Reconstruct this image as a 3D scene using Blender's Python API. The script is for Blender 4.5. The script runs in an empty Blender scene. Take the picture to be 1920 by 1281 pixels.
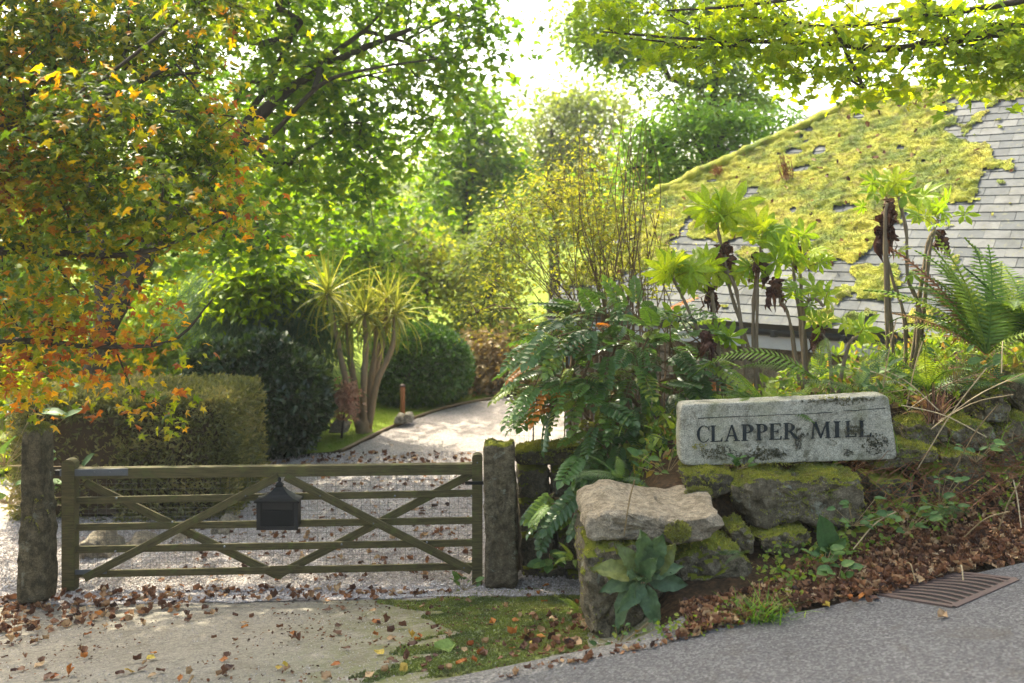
import bpy, bmesh, math, random
import numpy as np
from mathutils import Vector, Matrix

# ------------------------------------------------------------------ camera, light, exposure
scene = bpy.context.scene
C = scene.collection
FPX, HOR, ZC = 1750.0, 430.0, 3.05          # focal length and horizon row (photo pixels), eye height over the gate sill
cam_d = bpy.data.cameras.new("camera"); cam = bpy.data.objects.new("camera", cam_d); C.objects.link(cam)
cam.location = (0, 0, ZC); cam.rotation_euler = (math.pi / 2, 0, 0)
cam_d.sensor_width = 36.0; cam_d.lens = 36.0 * FPX / 1920.0
cam_d.shift_y = -(640.5 - HOR) / 1920.0
cam_d.clip_start = 0.05; cam_d.clip_end = 400
cam_d.dof.use_dof = True; cam_d.dof.focus_distance = 6.8; cam_d.dof.aperture_fstop = 1.7
scene.camera = cam

SUN = Vector((-0.30, 0.50, 0.80)).normalized()
world = bpy.data.worlds.new("World"); scene.world = world; world.use_nodes = True
wn = world.node_tree.nodes; wn.clear()
sky = wn.new("ShaderNodeTexSky"); sky.sky_type = 'NISHITA'; sky.sun_disc = False
sky.sun_elevation = math.asin(SUN.z); sky.sun_rotation = math.atan2(SUN.x, SUN.y) % (2 * math.pi)
sky.altitude = 0; sky.air_density = 1.0; sky.dust_density = 6.0; sky.ozone_density = 0.6
bg = wn.new("ShaderNodeBackground"); bg.inputs[1].default_value = 0.15
wo = wn.new("ShaderNodeOutputWorld")
world.node_tree.links.new(sky.outputs[0], bg.inputs[0]); world.node_tree.links.new(bg.outputs[0], wo.inputs[0])
sd = bpy.data.lights.new("sun", 'SUN'); sd.energy = 2.4; sd.angle = math.radians(0.53); sd.color = (1.0, 0.94, 0.84)
so = bpy.data.objects.new("sun", sd); C.objects.link(so); so.location = (-8, 14, 25)
so.rotation_euler = (-SUN).to_track_quat('-Z', 'Y').to_euler()
scene.view_settings.view_transform = 'Standard'; scene.view_settings.look = 'None'
scene.view_settings.gamma = 1.0; scene.view_settings.use_curve_mapping = False
scene.view_settings.exposure = 2.2
scene.view_settings.use_white_balance = True; scene.view_settings.white_balance_temperature = 7000; scene.view_settings.white_balance_tint = 4
scene.render.engine = 'CYCLES'
cy = scene.cycles
cy.use_denoising = True
cy.max_bounces = 8; cy.diffuse_bounces = 4; cy.glossy_bounces = 2; cy.transmission_bounces = 4; cy.transparent_max_bounces = 4
cy.sample_clamp_indirect = 6.0

# ------------------------------------------------------------------ small maths
rng = np.random.default_rng(11); random.seed(11)
_perm = rng.permutation(4096); _g = rng.normal(size=(4096, 3)); _g /= np.linalg.norm(_g, axis=1)[:, None]
def pnoise(p):
    p = np.asarray(p, float); i = np.floor(p).astype(int); f = p - i
    u = f * f * f * (f * (f * 6 - 15) + 10); out = 0
    for dx in (0, 1):
        for dy in (0, 1):
            for dz in (0, 1):
                h = _perm[(_perm[(_perm[(i[..., 0] + dx) & 4095] + i[..., 1] + dy) & 4095] + i[..., 2] + dz) & 4095]
                d = (_g[h] * (f - np.array((dx, dy, dz)))).sum(-1)
                w = (u[..., 0] if dx else 1 - u[..., 0]) * (u[..., 1] if dy else 1 - u[..., 1]) * (u[..., 2] if dz else 1 - u[..., 2])
                out = out + w * d
    return out * 1.7
def fbm(p, o=4, gain=0.5):
    p = np.asarray(p, float); s = 0; a = 1
    for k in range(o):
        s = s + a * pnoise(p * 2 ** k + 17.3 * k); a *= gain
    return s
def sstep(a, b, x):
    t = np.clip((np.asarray(x, float) - a) / (b - a), 0, 1); return t * t * (3 - 2 * t)
def unit(v):
    v = np.asarray(v, float); return v / np.maximum(np.linalg.norm(v, axis=-1, keepdims=True), 1e-9)
def at(px, py, Y):
    return np.array(((px - 960) / FPX * Y, Y, ZC + (HOR - py) / FPX * Y))
def proj(p):
    p = np.asarray(p, float); return 960 + p[..., 0] / p[..., 1] * FPX, HOR - (p[..., 2] - ZC) / p[..., 1] * FPX
def inpoly(px, py, poly):
    px = np.asarray(px, float); py = np.asarray(py, float); c = np.zeros(px.shape, bool); n = len(poly)
    for i in range(n):
        x1, y1 = poly[i]; x2, y2 = poly[(i + 1) % n]
        if y1 == y2: continue
        c ^= ((y1 > py) != (y2 > py)) & (px < (x2 - x1) * (py - y1) / (y2 - y1) + x1)
    return c
def smooth_path(pts, n):
    pts = np.asarray(pts, float); m = len(pts)
    if m == 2: return pts[0] + (pts[1] - pts[0]) * np.linspace(0, 1, n)[:, None]
    P = np.vstack((2 * pts[0] - pts[1], pts, 2 * pts[-1] - pts[-2])); out = []
    for t in np.linspace(0, m - 1 - 1e-6, n):
        i = int(t); f = t - i; a, b, c, d = P[i:i + 4]
        out.append(0.5 * (2 * b + (c - a) * f + (2 * a - 5 * b + 4 * c - d) * f * f + (3 * b - a - 3 * c + d) * f ** 3))
    return np.array(out)

# ------------------------------------------------------------------ the lie of the land
def road_z(X, Y): return 1.4 + 0.10 * np.clip(X, -8, 9) - 0.12 * np.clip(Y, -6, 12)
def road_edge(X): return 4.55 + 0.343 * (np.asarray(X, float) + 0.08)
def wall_line(X): return 5.80 + 0.27 * (np.asarray(X, float) - 0.7)
def ground_z(X, Y):
    X = np.asarray(X, float); Y = np.asarray(Y, float)
    Ye = road_edge(np.clip(X, -7, 9)); Yw = wall_line(X)
    t = np.clip((Y - Ye) / np.maximum(7.9 - Ye, .4), 0, 1)
    ap = np.where(Y < Ye, road_z(X, Y), road_z(X, Ye) * (1 - t) ** 1.15)
    ve = np.where(Y < Ye, road_z(X, Y), road_z(X, Ye) + 0.06 * sstep(0, 1, (Y - Ye) / np.maximum(Yw - Ye, .2)) * sstep(0.6, 1.2, X) + 0.22 * sstep(.3, 1, (Y - Ye) / np.maximum(Yw - Ye, .2)) * sstep(1.6, 2.6, X))
    bank = np.clip(1.40 + 0.16 * (X - 1.2) + 0.16 * np.clip(Y - Yw - .2, 0, 2) * sstep(1.5, 3, X), 1.15, 2.3)
    fall = sstep(Yw + 1.3, Yw + 3.4, Y)
    sh = .30 * sstep(1.5, 2.3, X); rise = sstep(Yw + 0.05 + sh, Yw + 0.28 + sh, Y)
    right = ve * (1 - rise) + rise * (bank * (1 - fall) + 0.35 * fall)
    wx = sstep(0.62, 1.0, X - 0.25 * np.clip(Y - 6.2, 0, 4) * 0.35)
    z = ap * (1 - wx) + right * wx
    far = sstep(11.5, 13, Y)
    z = z * (1 - far)
    z = z + 7.5 * sstep(26, 75, Y) + 0.10 * (fbm(np.stack((X * .3, Y * .3, X * 0), -1), 2)) * sstep(14, 22, Y)
    z = z + 0.055 * np.clip((X + .25) / 3.6, -1, 0) * (Y > 0) * sstep(5, 8, Y)
    return z
def G(px, py, dz=0.0):
    ys = np.linspace(2.5, 60, 2400); X = (px - 960) / FPX * ys; Z = ZC + (HOR - py) / FPX * ys
    below = Z - (ground_z(X, ys) + dz) <= 0
    k = int(np.argmax(below)) if below.any() else len(ys) - 1
    return np.array((X[k], ys[k], float(ground_z(X[k], ys[k])) + dz))

# ------------------------------------------------------------------ object helpers
ORG = {}
def thing(name, label, cat, loc=(0, 0, 0), group=None):
    o = bpy.data.objects.new(name, None); C.objects.link(o); o.location = tuple(float(v) for v in loc); o.empty_display_size = .2
    o['label'] = label; o['category'] = cat
    if group: o['group'] = group
    ORG[o.name] = np.array(loc, float); return o
def tag(o, label=None, cat=None, group=None, kind=None):
    if label: o['label'] = label
    if cat: o['category'] = cat
    if group: o['group'] = group
    if kind: o['kind'] = kind
    return o
def np_mesh(name, V, Fa, mat, rnd=None, smooth=False):
    V = np.ascontiguousarray(V, np.float32); Fa = np.ascontiguousarray(Fa, np.int32); m, k = Fa.shape
    me = bpy.data.meshes.new(name); me.vertices.add(len(V)); me.vertices.foreach_set('co', V.ravel())
    me.loops.add(m * k); me.loops.foreach_set('vertex_index', Fa.ravel())
    me.polygons.add(m); me.polygons.foreach_set('loop_start', np.arange(0, m * k, k, dtype=np.int32))
    me.polygons.foreach_set('use_smooth', np.full(m, bool(smooth)))
    me.update(calc_edges=True)
    if rnd is not None:
        a = me.attributes.new('rnd', 'FLOAT', 'POINT'); a.data.foreach_set('value', np.ascontiguousarray(rnd, np.float32))
    if mat: me.materials.append(mat)
    return me
def obj(name, V, Fa, mat, parent=None, rnd=None, smooth=False, kind=None, origin=None):
    V = np.asarray(V, float); o0 = ORG[parent.name] if parent is not None else (np.asarray(origin, float) if origin is not None else np.zeros(3))
    o = bpy.data.objects.new(name, np_mesh(name, V - o0, Fa, mat, rnd, smooth)); C.objects.link(o)
    if parent is not None: o.parent = parent
    elif origin is not None: o.location = tuple(o0)
    ORG[o.name] = o0
    if kind: o['kind'] = kind
    return o
def inst(name, me, parent, loc, R=None, scale=1.0):
    """an object sharing mesh data; loc is a world place, parents are never rotated"""
    o = bpy.data.objects.new(name, me); C.objects.link(o)
    o0 = np.zeros(3)
    if parent is not None: o.parent = parent; o0 = ORG[parent.name]
    M = np.eye(4); M[:3, :3] = (np.eye(3) if R is None else R) * scale; M[:3, 3] = np.asarray(loc, float) - o0
    o.matrix_basis = Matrix(M.tolist()); return o
def frame(d, n):
    """rotation matrices: local y along d, local z near n"""
    y = unit(d); x = unit(np.cross(y, n)); z = np.cross(x, y); return np.stack((x, y, z), -1)
class Geo:
    def __init__(s): s.V = []; s.F = []; s.R = []; s.n = 0
    def add(s, V, Fa, r=None):
        V = np.asarray(V, float); Fa = np.asarray(Fa, int)
        if Fa.shape[1] == 4: Fa = np.vstack((Fa[:, [0, 1, 2]], Fa[:, [0, 2, 3]]))
        s.V.append(V); s.F.append(Fa + s.n); s.R.append(np.full(len(V), 0.5 if r is None else r) if np.isscalar(r) or r is None else r); s.n += len(V)
    def get(s): return np.vstack(s.V), np.vstack(s.F), np.concatenate(s.R)
    def obj(s, name, mat, parent=None, smooth=False, kind=None, origin=None):
        V, Fa, R = s.get(); return obj(name, V, Fa, mat, parent, R, smooth, kind, origin)
def box(c, sx, sy, sz, R=None):
    V = np.array([(x, y, z) for x in (-.5, .5) for y in (-.5, .5) for z in (-.5, .5)]) * (sx, sy, sz)
    if R is not None: V = V @ np.asarray(R).T
    return V + np.asarray(c, float), np.array([(0, 1, 3, 2), (4, 6, 7, 5), (0, 4, 5, 1), (2, 3, 7, 6), (0, 2, 6, 4), (1, 5, 7, 3)])
def bbox(c, sx, sy, sz, bev=.006, R=None):
    """bevelled box"""
    bm = bmesh.new(); bmesh.ops.create_cube(bm, size=1.0)
    bmesh.ops.scale(bm, vec=(sx, sy, sz), verts=bm.verts)
    bmesh.ops.bevel(bm, geom=bm.edges[:], offset=bev, segments=2, affect='EDGES', profile=.6)
    bmesh.ops.triangulate(bm, faces=bm.faces[:]); bm.verts.index_update()
    V = np.array([v.co[:] for v in bm.verts]); Fa = np.array([[v.index for v in f.verts] for f in bm.faces]); bm.free()
    if R is not None: V = V @ np.asarray(R).T
    return V + np.asarray(c, float), Fa
def tube(path, rad, k=8, cap=True, wob=0.0, seed=0.0):
    path = np.asarray(path, float); n = len(path); rad = np.broadcast_to(np.asarray(rad, float), (n,))
    T = unit(np.gradient(path, axis=0)); ref = np.array((0.31, 0.17, 0.93)) if abs(T[:, 2]).mean() < .8 else np.array((1., .2, 0))
    A = unit(np.cross(T, ref)); B = np.cross(T, A); th = np.arange(k) * 2 * np.pi / k
    r = rad[:, None] * np.ones(k)
    V = path[:, None] + r[..., None] * (np.cos(th)[None, :, None] * A[:, None] + np.sin(th)[None, :, None] * B[:, None])
    if wob:
        nz = fbm(V / max(rad.max(), .01) * .8 + seed, 3); V = path[:, None] + (V - path[:, None]) * (1 + wob * nz)[..., None]
    V = V.reshape(-1, 3); i = np.arange(n - 1)[:, None] * k; j = np.arange(k)[None]; j2 = (j + 1) % k
    Fa = np.stack((i + j, i + j2, i + k + j2, i + k + j), -1).reshape(-1, 4)
    if cap:
        V = np.vstack((V, path[0], path[-1])); a, b = len(V) - 2, len(V) - 1
        Fa = np.vstack((np.stack((Fa[:, 0], Fa[:, 1], Fa[:, 2]), -1), np.stack((Fa[:, 0], Fa[:, 2], Fa[:, 3]), -1),
                        [(a, (q + 1) % k, q) for q in range(k)], [(b, (n - 1) * k + q, (n - 1) * k + (q + 1) % k) for q in range(k)]))
    return V, Fa
def frusta(A, B, ra, rb, k=5):
    A = np.asarray(A, float); B = np.asarray(B, float); n = len(A); T = unit(B - A)
    ref = np.where((abs(T[:, 2]) > .9)[:, None], np.array((1., 0, 0)), np.array((0., 0, 1)))
    X = unit(np.cross(T, ref)); Yv = np.cross(T, X); th = np.arange(k) * 2 * np.pi / k
    ring = np.cos(th)[None, :, None] * X[:, None] + np.sin(th)[None, :, None] * Yv[:, None]
    V = np.concatenate((A[:, None] + ring * np.asarray(ra)[:, None, None], B[:, None] + ring * np.asarray(rb)[:, None, None]), 1).reshape(-1, 3)
    b = (np.arange(n) * 2 * k)[:, None]; j = np.arange(k)[None]; j2 = (j + 1) % k
    return V, np.stack((b + j, b + j2, b + k + j2, b + k + j), -1).reshape(-1, 4)
def rot_cols(a, b, c): return np.stack((a, b, c), -1)

# ------------------------------------------------------------------ materials
def new_mat(name):
    m = bpy.data.materials.new(name); m.use_nodes = True; nt = m.node_tree; nt.nodes.clear()
    out = nt.nodes.new("ShaderNodeOutputMaterial"); return m, nt, out
def N(nt, t, **kw):
    n = nt.nodes.new("ShaderNode" + t)
    for k, v in kw.items():
        if k in n.inputs.keys(): n.inputs[k].default_value = v
        else: setattr(n, k, v)
    return n
def ramp(nt, fac, stops, interp='LINEAR'):
    r = nt.nodes.new("ShaderNodeValToRGB"); r.color_ramp.interpolation = interp; e = r.color_ramp.elements
    while len(e) < len(stops): e.new(0.5)
    for q, (p, c) in zip(e, stops): q.position = p; q.color = (*c, 1) if len(c) == 3 else c
    nt.links.new(fac, r.inputs[0]); return r.outputs[0]
def g1(v): return (v, v, v)
def noise(nt, vec, scale, detail=4, rough=.55, dist=0.0):
    n = N(nt, "TexNoise", Scale=scale, Detail=detail, Roughness=rough, Distortion=dist); nt.links.new(vec, n.inputs['Vector']); return n.outputs['Fac']
def mixc(nt, fac, a, b, mode='MIX'):
    n = nt.nodes.new("ShaderNodeMix"); n.data_type = 'RGBA'; n.blend_type = mode
    for s, v in ((n.inputs[0], fac), (n.inputs[6], a), (n.inputs[7], b)):
        if isinstance(v, (int, float)): s.default_value = v
        elif isinstance(v, tuple): s.default_value = (*v, 1)
        else: nt.links.new(v, s)
    return n.outputs[2]
def math_n(nt, op, a, b=0.0, clamp=False):
    n = nt.nodes.new("ShaderNodeMath"); n.operation = op; n.use_clamp = clamp
    for s, v in ((n.inputs[0], a), (n.inputs[1], b)):
        if isinstance(v, (int, float)): s.default_value = v
        else: nt.links.new(v, s)
    return n.outputs[0]
def coords(nt, world=True):
    if world: return nt.nodes.new("ShaderNodeNewGeometry").outputs['Position']
    return nt.nodes.new("ShaderNodeTexCoord").outputs['Object']
def finish(nt, out, col, rough=.8, bump=None, strength=.4, dist=.01, spec=.3, metal=0.0):
    p = N(nt, "BsdfPrincipled"); p.inputs['Specular IOR Level'].default_value = spec; p.inputs['Metallic'].default_value = metal
    if isinstance(col, tuple): p.inputs['Base Color'].default_value = (*col, 1)
    else: nt.links.new(col, p.inputs['Base Color'])
    if isinstance(rough, (int, float)): p.inputs['Roughness'].default_value = rough
    else: nt.links.new(rough, p.inputs['Roughness'])
    if bump is not None:
        b = N(nt, "Bump", Strength=strength, Distance=dist); nt.links.new(bump, b.inputs['Height']); nt.links.new(b.outputs[0], p.inputs['Normal'])
    nt.links.new(p.outputs[0], out.inputs[0]); return p
def leaf_mat(name, stops, src='attr', trans=.52, tmul=(2.2, 2.1, .8), rough=.5, spec=.3):
    m, nt, out = new_mat(name)
    f = N(nt, "Attribute", attribute_name='rnd').outputs['Fac'] if src == 'attr' else nt.nodes.new("ShaderNodeObjectInfo").outputs['Random']
    col = ramp(nt, f, stops)
    vein = noise(nt, coords(nt), 60, 2); col = mixc(nt, .5, col, ramp(nt, vein, [(.35, g1(.6)), (.65, g1(1.25))]), 'MULTIPLY')
    p = N(nt, "BsdfPrincipled", Roughness=rough); p.inputs['Specular IOR Level'].default_value = spec; nt.links.new(col, p.inputs['Base Color'])
    t = N(nt, "BsdfTranslucent"); nt.links.new(mixc(nt, 1.0, col, tmul, 'MULTIPLY'), t.inputs[0])
    x = N(nt, "MixShader"); x.inputs[0].default_value = trans
    nt.links.new(p.outputs[0], x.inputs[1]); nt.links.new(t.outputs[0], x.inputs[2]); nt.links.new(x.outputs[0], out.inputs[0]); return m
def stone_mat(name, c1, c2, moss=.5, lichen=.5, world=True, mossc=(.17, .19, .02), dark=.5):
    m, nt, out = new_mat(name); v = coords(nt, world)
    big = noise(nt, v, 3.2, 5, .6); fine = noise(nt, v, 110, 4, .75); mid = noise(nt, v, 14, 5, .65)
    col = mixc(nt, big, c1, c2)
    col = mixc(nt, .75, col, ramp(nt, fine, [(.32, g1(.35)), (.52, g1(1)), (.68, g1(1.7))]), 'MULTIPLY')
    col = mixc(nt, .8, col, ramp(nt, noise(nt, v, 31, 5, .7), [(.33, g1(.55)), (.5, g1(1)), (.7, g1(1.35))]), 'MULTIPLY')
    col = mixc(nt, ramp(nt, mid, [(.42, g1(0)), (.62, g1(dark))]), col, (c1[0] * .25, c1[1] * .24, c1[2] * .2))
    if lichen:
        l = noise(nt, v, 7.3, 6, .7, .6); col = mixc(nt, ramp(nt, l, [(.60, g1(0)), (.66, g1(lichen))]), col, (.36, .38, .30))
    if moss:
        sx = N(nt, "SeparateXYZ"); nt.links.new(nt.nodes.new("ShaderNodeNewGeometry").outputs['Normal'], sx.inputs[0])
        mm = math_n(nt, 'ADD', math_n(nt, 'MULTIPLY', sx.outputs['Z'], .55), noise(nt, v, 5.5, 5, .65))
        mm = math_n(nt, 'ADD', mm, math_n(nt, 'MULTIPLY', noise(nt, v, 45, 3), .3))
        f = ramp(nt, mm, [(1.12 - .45 * moss, g1(0)), (1.32 - .45 * moss, g1(1))])
        mc = mixc(nt, noise(nt, v, 22, 4), (mossc[0] * .5, mossc[1] * .6, mossc[2]), (mossc[0] * 1.5, mossc[1] * 1.3, mossc[2]))
        col = mixc(nt, f, col, mc)
    b = math_n(nt, 'ADD', math_n(nt, 'MULTIPLY', mid, 1.0), math_n(nt, 'MULTIPLY', fine, .5))
    finish(nt, out, col, .9, b, 1.0, .03, .15); return m
def plain_mat(name, c, rough=.6, spec=.4, metal=0.0, var=.25, scale=20, bump=.15):
    m, nt, out = new_mat(name); v = coords(nt, False)
    n = noise(nt, v, scale, 5, .65); col = mixc(nt, n, tuple(x * (1 - var) for x in c), tuple(min(x * (1 + var), 1) for x in c))
    finish(nt, out, col, rough, n, bump, .004, spec, metal); return m
def bark_mat(name, c1, c2, moss=.3):
    m, nt, out = new_mat(name); v = coords(nt); mp = N(nt, "Mapping"); mp.inputs['Scale'].default_value = (9, 9, 2.2); nt.links.new(v, mp.inputs[0])
    n = noise(nt, mp.outputs[0], 2.2, 6, .7); col = mixc(nt, n, c1, c2)
    g = noise(nt, v, 2.0, 4); col = mixc(nt, ramp(nt, g, [(.5, g1(0)), (.7, g1(moss))]), col, (.07, .085, .02))
    finish(nt, out, col, .9, n, .9, .02, .15); return m

M = {}
M['bark'] = bark_mat("bark", (.025, .020, .014), (.085, .07, .05))
M['twig'] = bark_mat("twig", (.09, .058, .032), (.22, .15, .085), .15)
M['tan_stem'] = bark_mat("tan_stem", (.16, .11, .06), (.34, .26, .16), .1)
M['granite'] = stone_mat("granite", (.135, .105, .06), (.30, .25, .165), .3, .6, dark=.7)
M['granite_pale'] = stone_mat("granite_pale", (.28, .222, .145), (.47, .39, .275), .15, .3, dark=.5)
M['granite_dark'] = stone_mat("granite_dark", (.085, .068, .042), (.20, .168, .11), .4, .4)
M['house_stone'] = stone_mat("house_stone", (.24, .20, .14), (.36, .31, .23), .1, .2)
M['post_stone'] = stone_mat("post_stone", (.08, .066, .036), (.20, .165, .10), .6, .3, dark=.7)
M['rock'] = stone_mat("rock", (.24, .21, .16), (.38, .35, .28), .1, .3)
M['mortar'] = plain_mat("mortar", (.13, .11, .08), .95, .1)
M['earth'] = plain_mat("earth", (.05, .035, .02), .95, .1, scale=9, bump=.5)
M['iron_black'] = plain_mat("iron_black", (.008, .009, .009), .55, .22, 0, .4, 30)
M['iron_rust'] = plain_mat("iron_rust", (.095, .065, .055), .6, .4, .25, .35, 25)
M['rust_post'] = plain_mat("rust_post", (.30, .12, .05), .6, .3)
M['box_trim'] = plain_mat("box_trim", (.016, .016, .016), .5, .3)
M['gutter'] = plain_mat("gutter", (.035, .04, .042), .35, .5)
M['fascia'] = plain_mat("fascia", (.52, .54, .56), .5, .3, 0, .08)
M['pipe'] = plain_mat("pipe", (.16, .18, .18), .5, .4)
M['wire'] = plain_mat("wire", (.12, .12, .11), .5, .5, .6)
M['galv'] = plain_mat("galv", (.10, .11, .12), .5, .5, .3)

def gate_wood():
    m, nt, out = new_mat("gate_wood"); v = coords(nt, False)
    n = noise(nt, v, 5, 5, .6); col = mixc(nt, n, (.055, .045, .018), (.115, .095, .040))
    w = N(nt, "Mapping"); w.inputs['Scale'].default_value = (2, 40, 40); nt.links.new(v, w.inputs[0]); gr = noise(nt, w.outputs[0], 3, 4, .7)
    col = mixc(nt, .85, col, ramp(nt, gr, [(.32, g1(.35)), (.5, g1(1)), (.68, g1(1.5))]), 'MULTIPLY')
    a = noise(nt, v, 11, 5, .7); col = mixc(nt, ramp(nt, a, [(.52, g1(0)), (.66, g1(.6))]), col, (.10, .115, .03))
    finish(nt, out, col, .8, gr, .35, .004, .25); return m
M['gate_wood'] = gate_wood()
def slate():
    m, nt, out = new_mat("slate"); r = nt.nodes.new("ShaderNodeObjectInfo").outputs['Random']; v = coords(nt)
    col = ramp(nt, r, [(0, (.085, .092, .096)), (.5, (.115, .122, .124)), (1, (.15, .153, .148))])
    n = noise(nt, v, 9, 5, .65); col = mixc(nt, .6, col, ramp(nt, n, [(.3, g1(.7)), (.7, g1(1.25))]), 'MULTIPLY')
    l = noise(nt, v, 17, 5, .7); col = mixc(nt, ramp(nt, l, [(.56, g1(0)), (.66, g1(.6))]), col, (.17, .17, .10)); w_ = noise(nt, v, 2.3, 6, .7); col = mixc(nt, ramp(nt, w_, [(.48, g1(0)), (.66, g1(.55))]), col, (.05, .052, .048))
    finish(nt, out, col, ramp(nt, n, [(.3, g1(.65)), (.7, g1(.85))]), noise(nt, v, 40, 4), .25, .004, .12); return m
M['slate'] = slate()
def moss_mat(name, a, b, c):
    m, nt, out = new_mat(name); v = coords(nt)
    n = noise(nt, v, 2.4, 5, .65); f = noise(nt, v, 75, 4, .75); q = noise(nt, v, 9, 4, .6)
    col = ramp(nt, n, [(.38, a), (.50, b), (.62, c)])
    col = mixc(nt, ramp(nt, q, [(.50, g1(0)), (.68, g1(.65))]), col, (b[0] * .5, b[1] * .33, b[2] * 1.6))
    col = mixc(nt, .8, col, ramp(nt, f, [(.28, g1(.35)), (.5, g1(1)), (.7, g1(1.4))]), 'MULTIPLY')
    p = finish(nt, out, col, .95, f, 1.0, .02, .05); p.inputs['Sheen Weight'].default_value = .25
    return m
M['roof_moss'] = moss_mat("roof_moss", (.13, .18, .012), (.29, .31, .016), (.42, .38, .03))
M['stone_moss'] = moss_mat("stone_moss", (.13, .155, .010), (.32, .31, .016), (.46, .42, .025))
M['ground_moss'] = moss_mat("ground_moss", (.11, .15, .012), (.20, .25, .016), (.28, .30, .03))
def ground_mats():
    m, nt, out = new_mat("gravel"); v = coords(nt)
    vo = N(nt, "TexVoronoi", Scale=38); nt.links.new(v, vo.inputs['Vector'])
    col = mixc(nt, noise(nt, v, 1.1, 4), (.25, .222, .20), (.34, .305, .28))
    col = mixc(nt, .8, col, ramp(nt, vo.outputs['Color'], [(.1, g1(.7)), (.5, g1(1)), (.9, g1(1.25))]), 'MULTIPLY')
    l = noise(nt, v, 6, 5, .7); col = mixc(nt, ramp(nt, l, [(.60, g1(0)), (.67, g1(.7))]), col, (.22, .12, .06))
    finish(nt, out, col, .9, vo.outputs['Distance'], .9, .02, .2); M['gravel'] = m
    m, nt, out = new_mat("concrete"); v = coords(nt)
    vo = N(nt, "TexVoronoi", Scale=95); nt.links.new(v, vo.inputs['Vector'])
    col = mixc(nt, noise(nt, v, 1.6, 6, .65), (.17, .15, .115), (.31, .28, .225)); col = mixc(nt, .8, col, ramp(nt, noise(nt, v, 22, 6, .75), [(.35, g1(.6)), (.5, g1(1)), (.68, g1(1.25))]), 'MULTIPLY')
    col = mixc(nt, .6, col, ramp(nt, vo.outputs['Color'], [(.1, g1(.55)), (.6, g1(1)), (.95, g1(1.45))]), 'MULTIPLY')
    l = noise(nt, v, 2.6, 6, .7, .5); col = mixc(nt, ramp(nt, l, [(.54, g1(0)), (.70, g1(.6))]), col, (.12, .095, .06))
    sx = N(nt, "SeparateXYZ"); nt.links.new(v, sx.inputs[0]); mr = N(nt, "MapRange"); mr.interpolation_type = 'SMOOTHSTEP'; mr.inputs['From Min'].default_value = -1.9; mr.inputs['From Max'].default_value = -.4; nt.links.new(sx.outputs['X'], mr.inputs['Value'])
    gm = math_n(nt, 'MULTIPLY', mr.outputs[0], ramp(nt, noise(nt, v, 7, 6, .75), [(.38, g1(0)), (.58, g1(.85))])); col = mixc(nt, gm, col, (.115, .125, .03))
    finish(nt, out, col, .92, math_n(nt, 'ADD', vo.outputs['Distance'], noise(nt, v, 30, 4)), .5, .01, .2); M['concrete'] = m
    m, nt, out = new_mat("asphalt"); v = coords(nt)
    vo = N(nt, "TexVoronoi", Scale=85); nt.links.new(v, vo.inputs['Vector'])
    col = mixc(nt, noise(nt, v, 1.3, 6, .65), (.072, .070, .070), (.118, .114, .110))
    col = mixc(nt, .85, col, ramp(nt, vo.outputs['Color'], [(.08, g1(.45)), (.55, g1(1)), (.95, g1(2.0))]), 'MULTIPLY')
    l = noise(nt, v, 3.6, 6, .7, .6); col = mixc(nt, ramp(nt, l, [(.54, g1(0)), (.68, g1(.6))]), col, (.07, .06, .045)); cr_ = N(nt, "TexVoronoi", Scale=.55, feature='DISTANCE_TO_EDGE'); dv = mixc(nt, .12, v, N(nt, "TexNoise", Scale=3.0, Detail=5).outputs['Color']); nt.links.new(dv, cr_.inputs['Vector']); col = mixc(nt, ramp(nt, cr_.outputs['Distance'], [(.001, g1(.3)), (.006, g1(0))]), col, (.03, .028, .025))
    finish(nt, out, col, .8, vo.outputs['Distance'], .8, .012, .35); M['asphalt'] = m
    m, nt, out = new_mat("tarmac_old"); v = coords(nt)
    vo = N(nt, "TexVoronoi", Scale=70); nt.links.new(v, vo.inputs['Vector'])
    col = mixc(nt, noise(nt, v, 3, 6, .65), (.12, .112, .10), (.20, .188, .168))
    col = mixc(nt, .85, col, ramp(nt, vo.outputs['Color'], [(.08, g1(.45)), (.55, g1(1)), (.95, g1(1.8))]), 'MULTIPLY')
    finish(nt, out, col, .85, vo.outputs['Distance'], .9, .014, .3); M['tarmac_old'] = m
    m, nt, out = new_mat("grass_ground"); v = coords(nt)
    col = mixc(nt, noise(nt, v, 1.6, 5), (.10, .15, .015), (.21, .26, .03)); finish(nt, out, col, .9, noise(nt, v, 60, 3), .8, .03, .1); M['lawn'] = m
    m, nt, out = new_mat("wood_floor_litter"); v = coords(nt)
    n = noise(nt, v, 30, 5, .7); col = ramp(nt, n, [(.3, (.02, .014, .008)), (.5, (.055, .035, .018)), (.7, (.13, .07, .035))])
    finish(nt, out, col, .95, n, 1.0, .03, .1); M['litter_ground'] = m
ground_mats()

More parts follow.
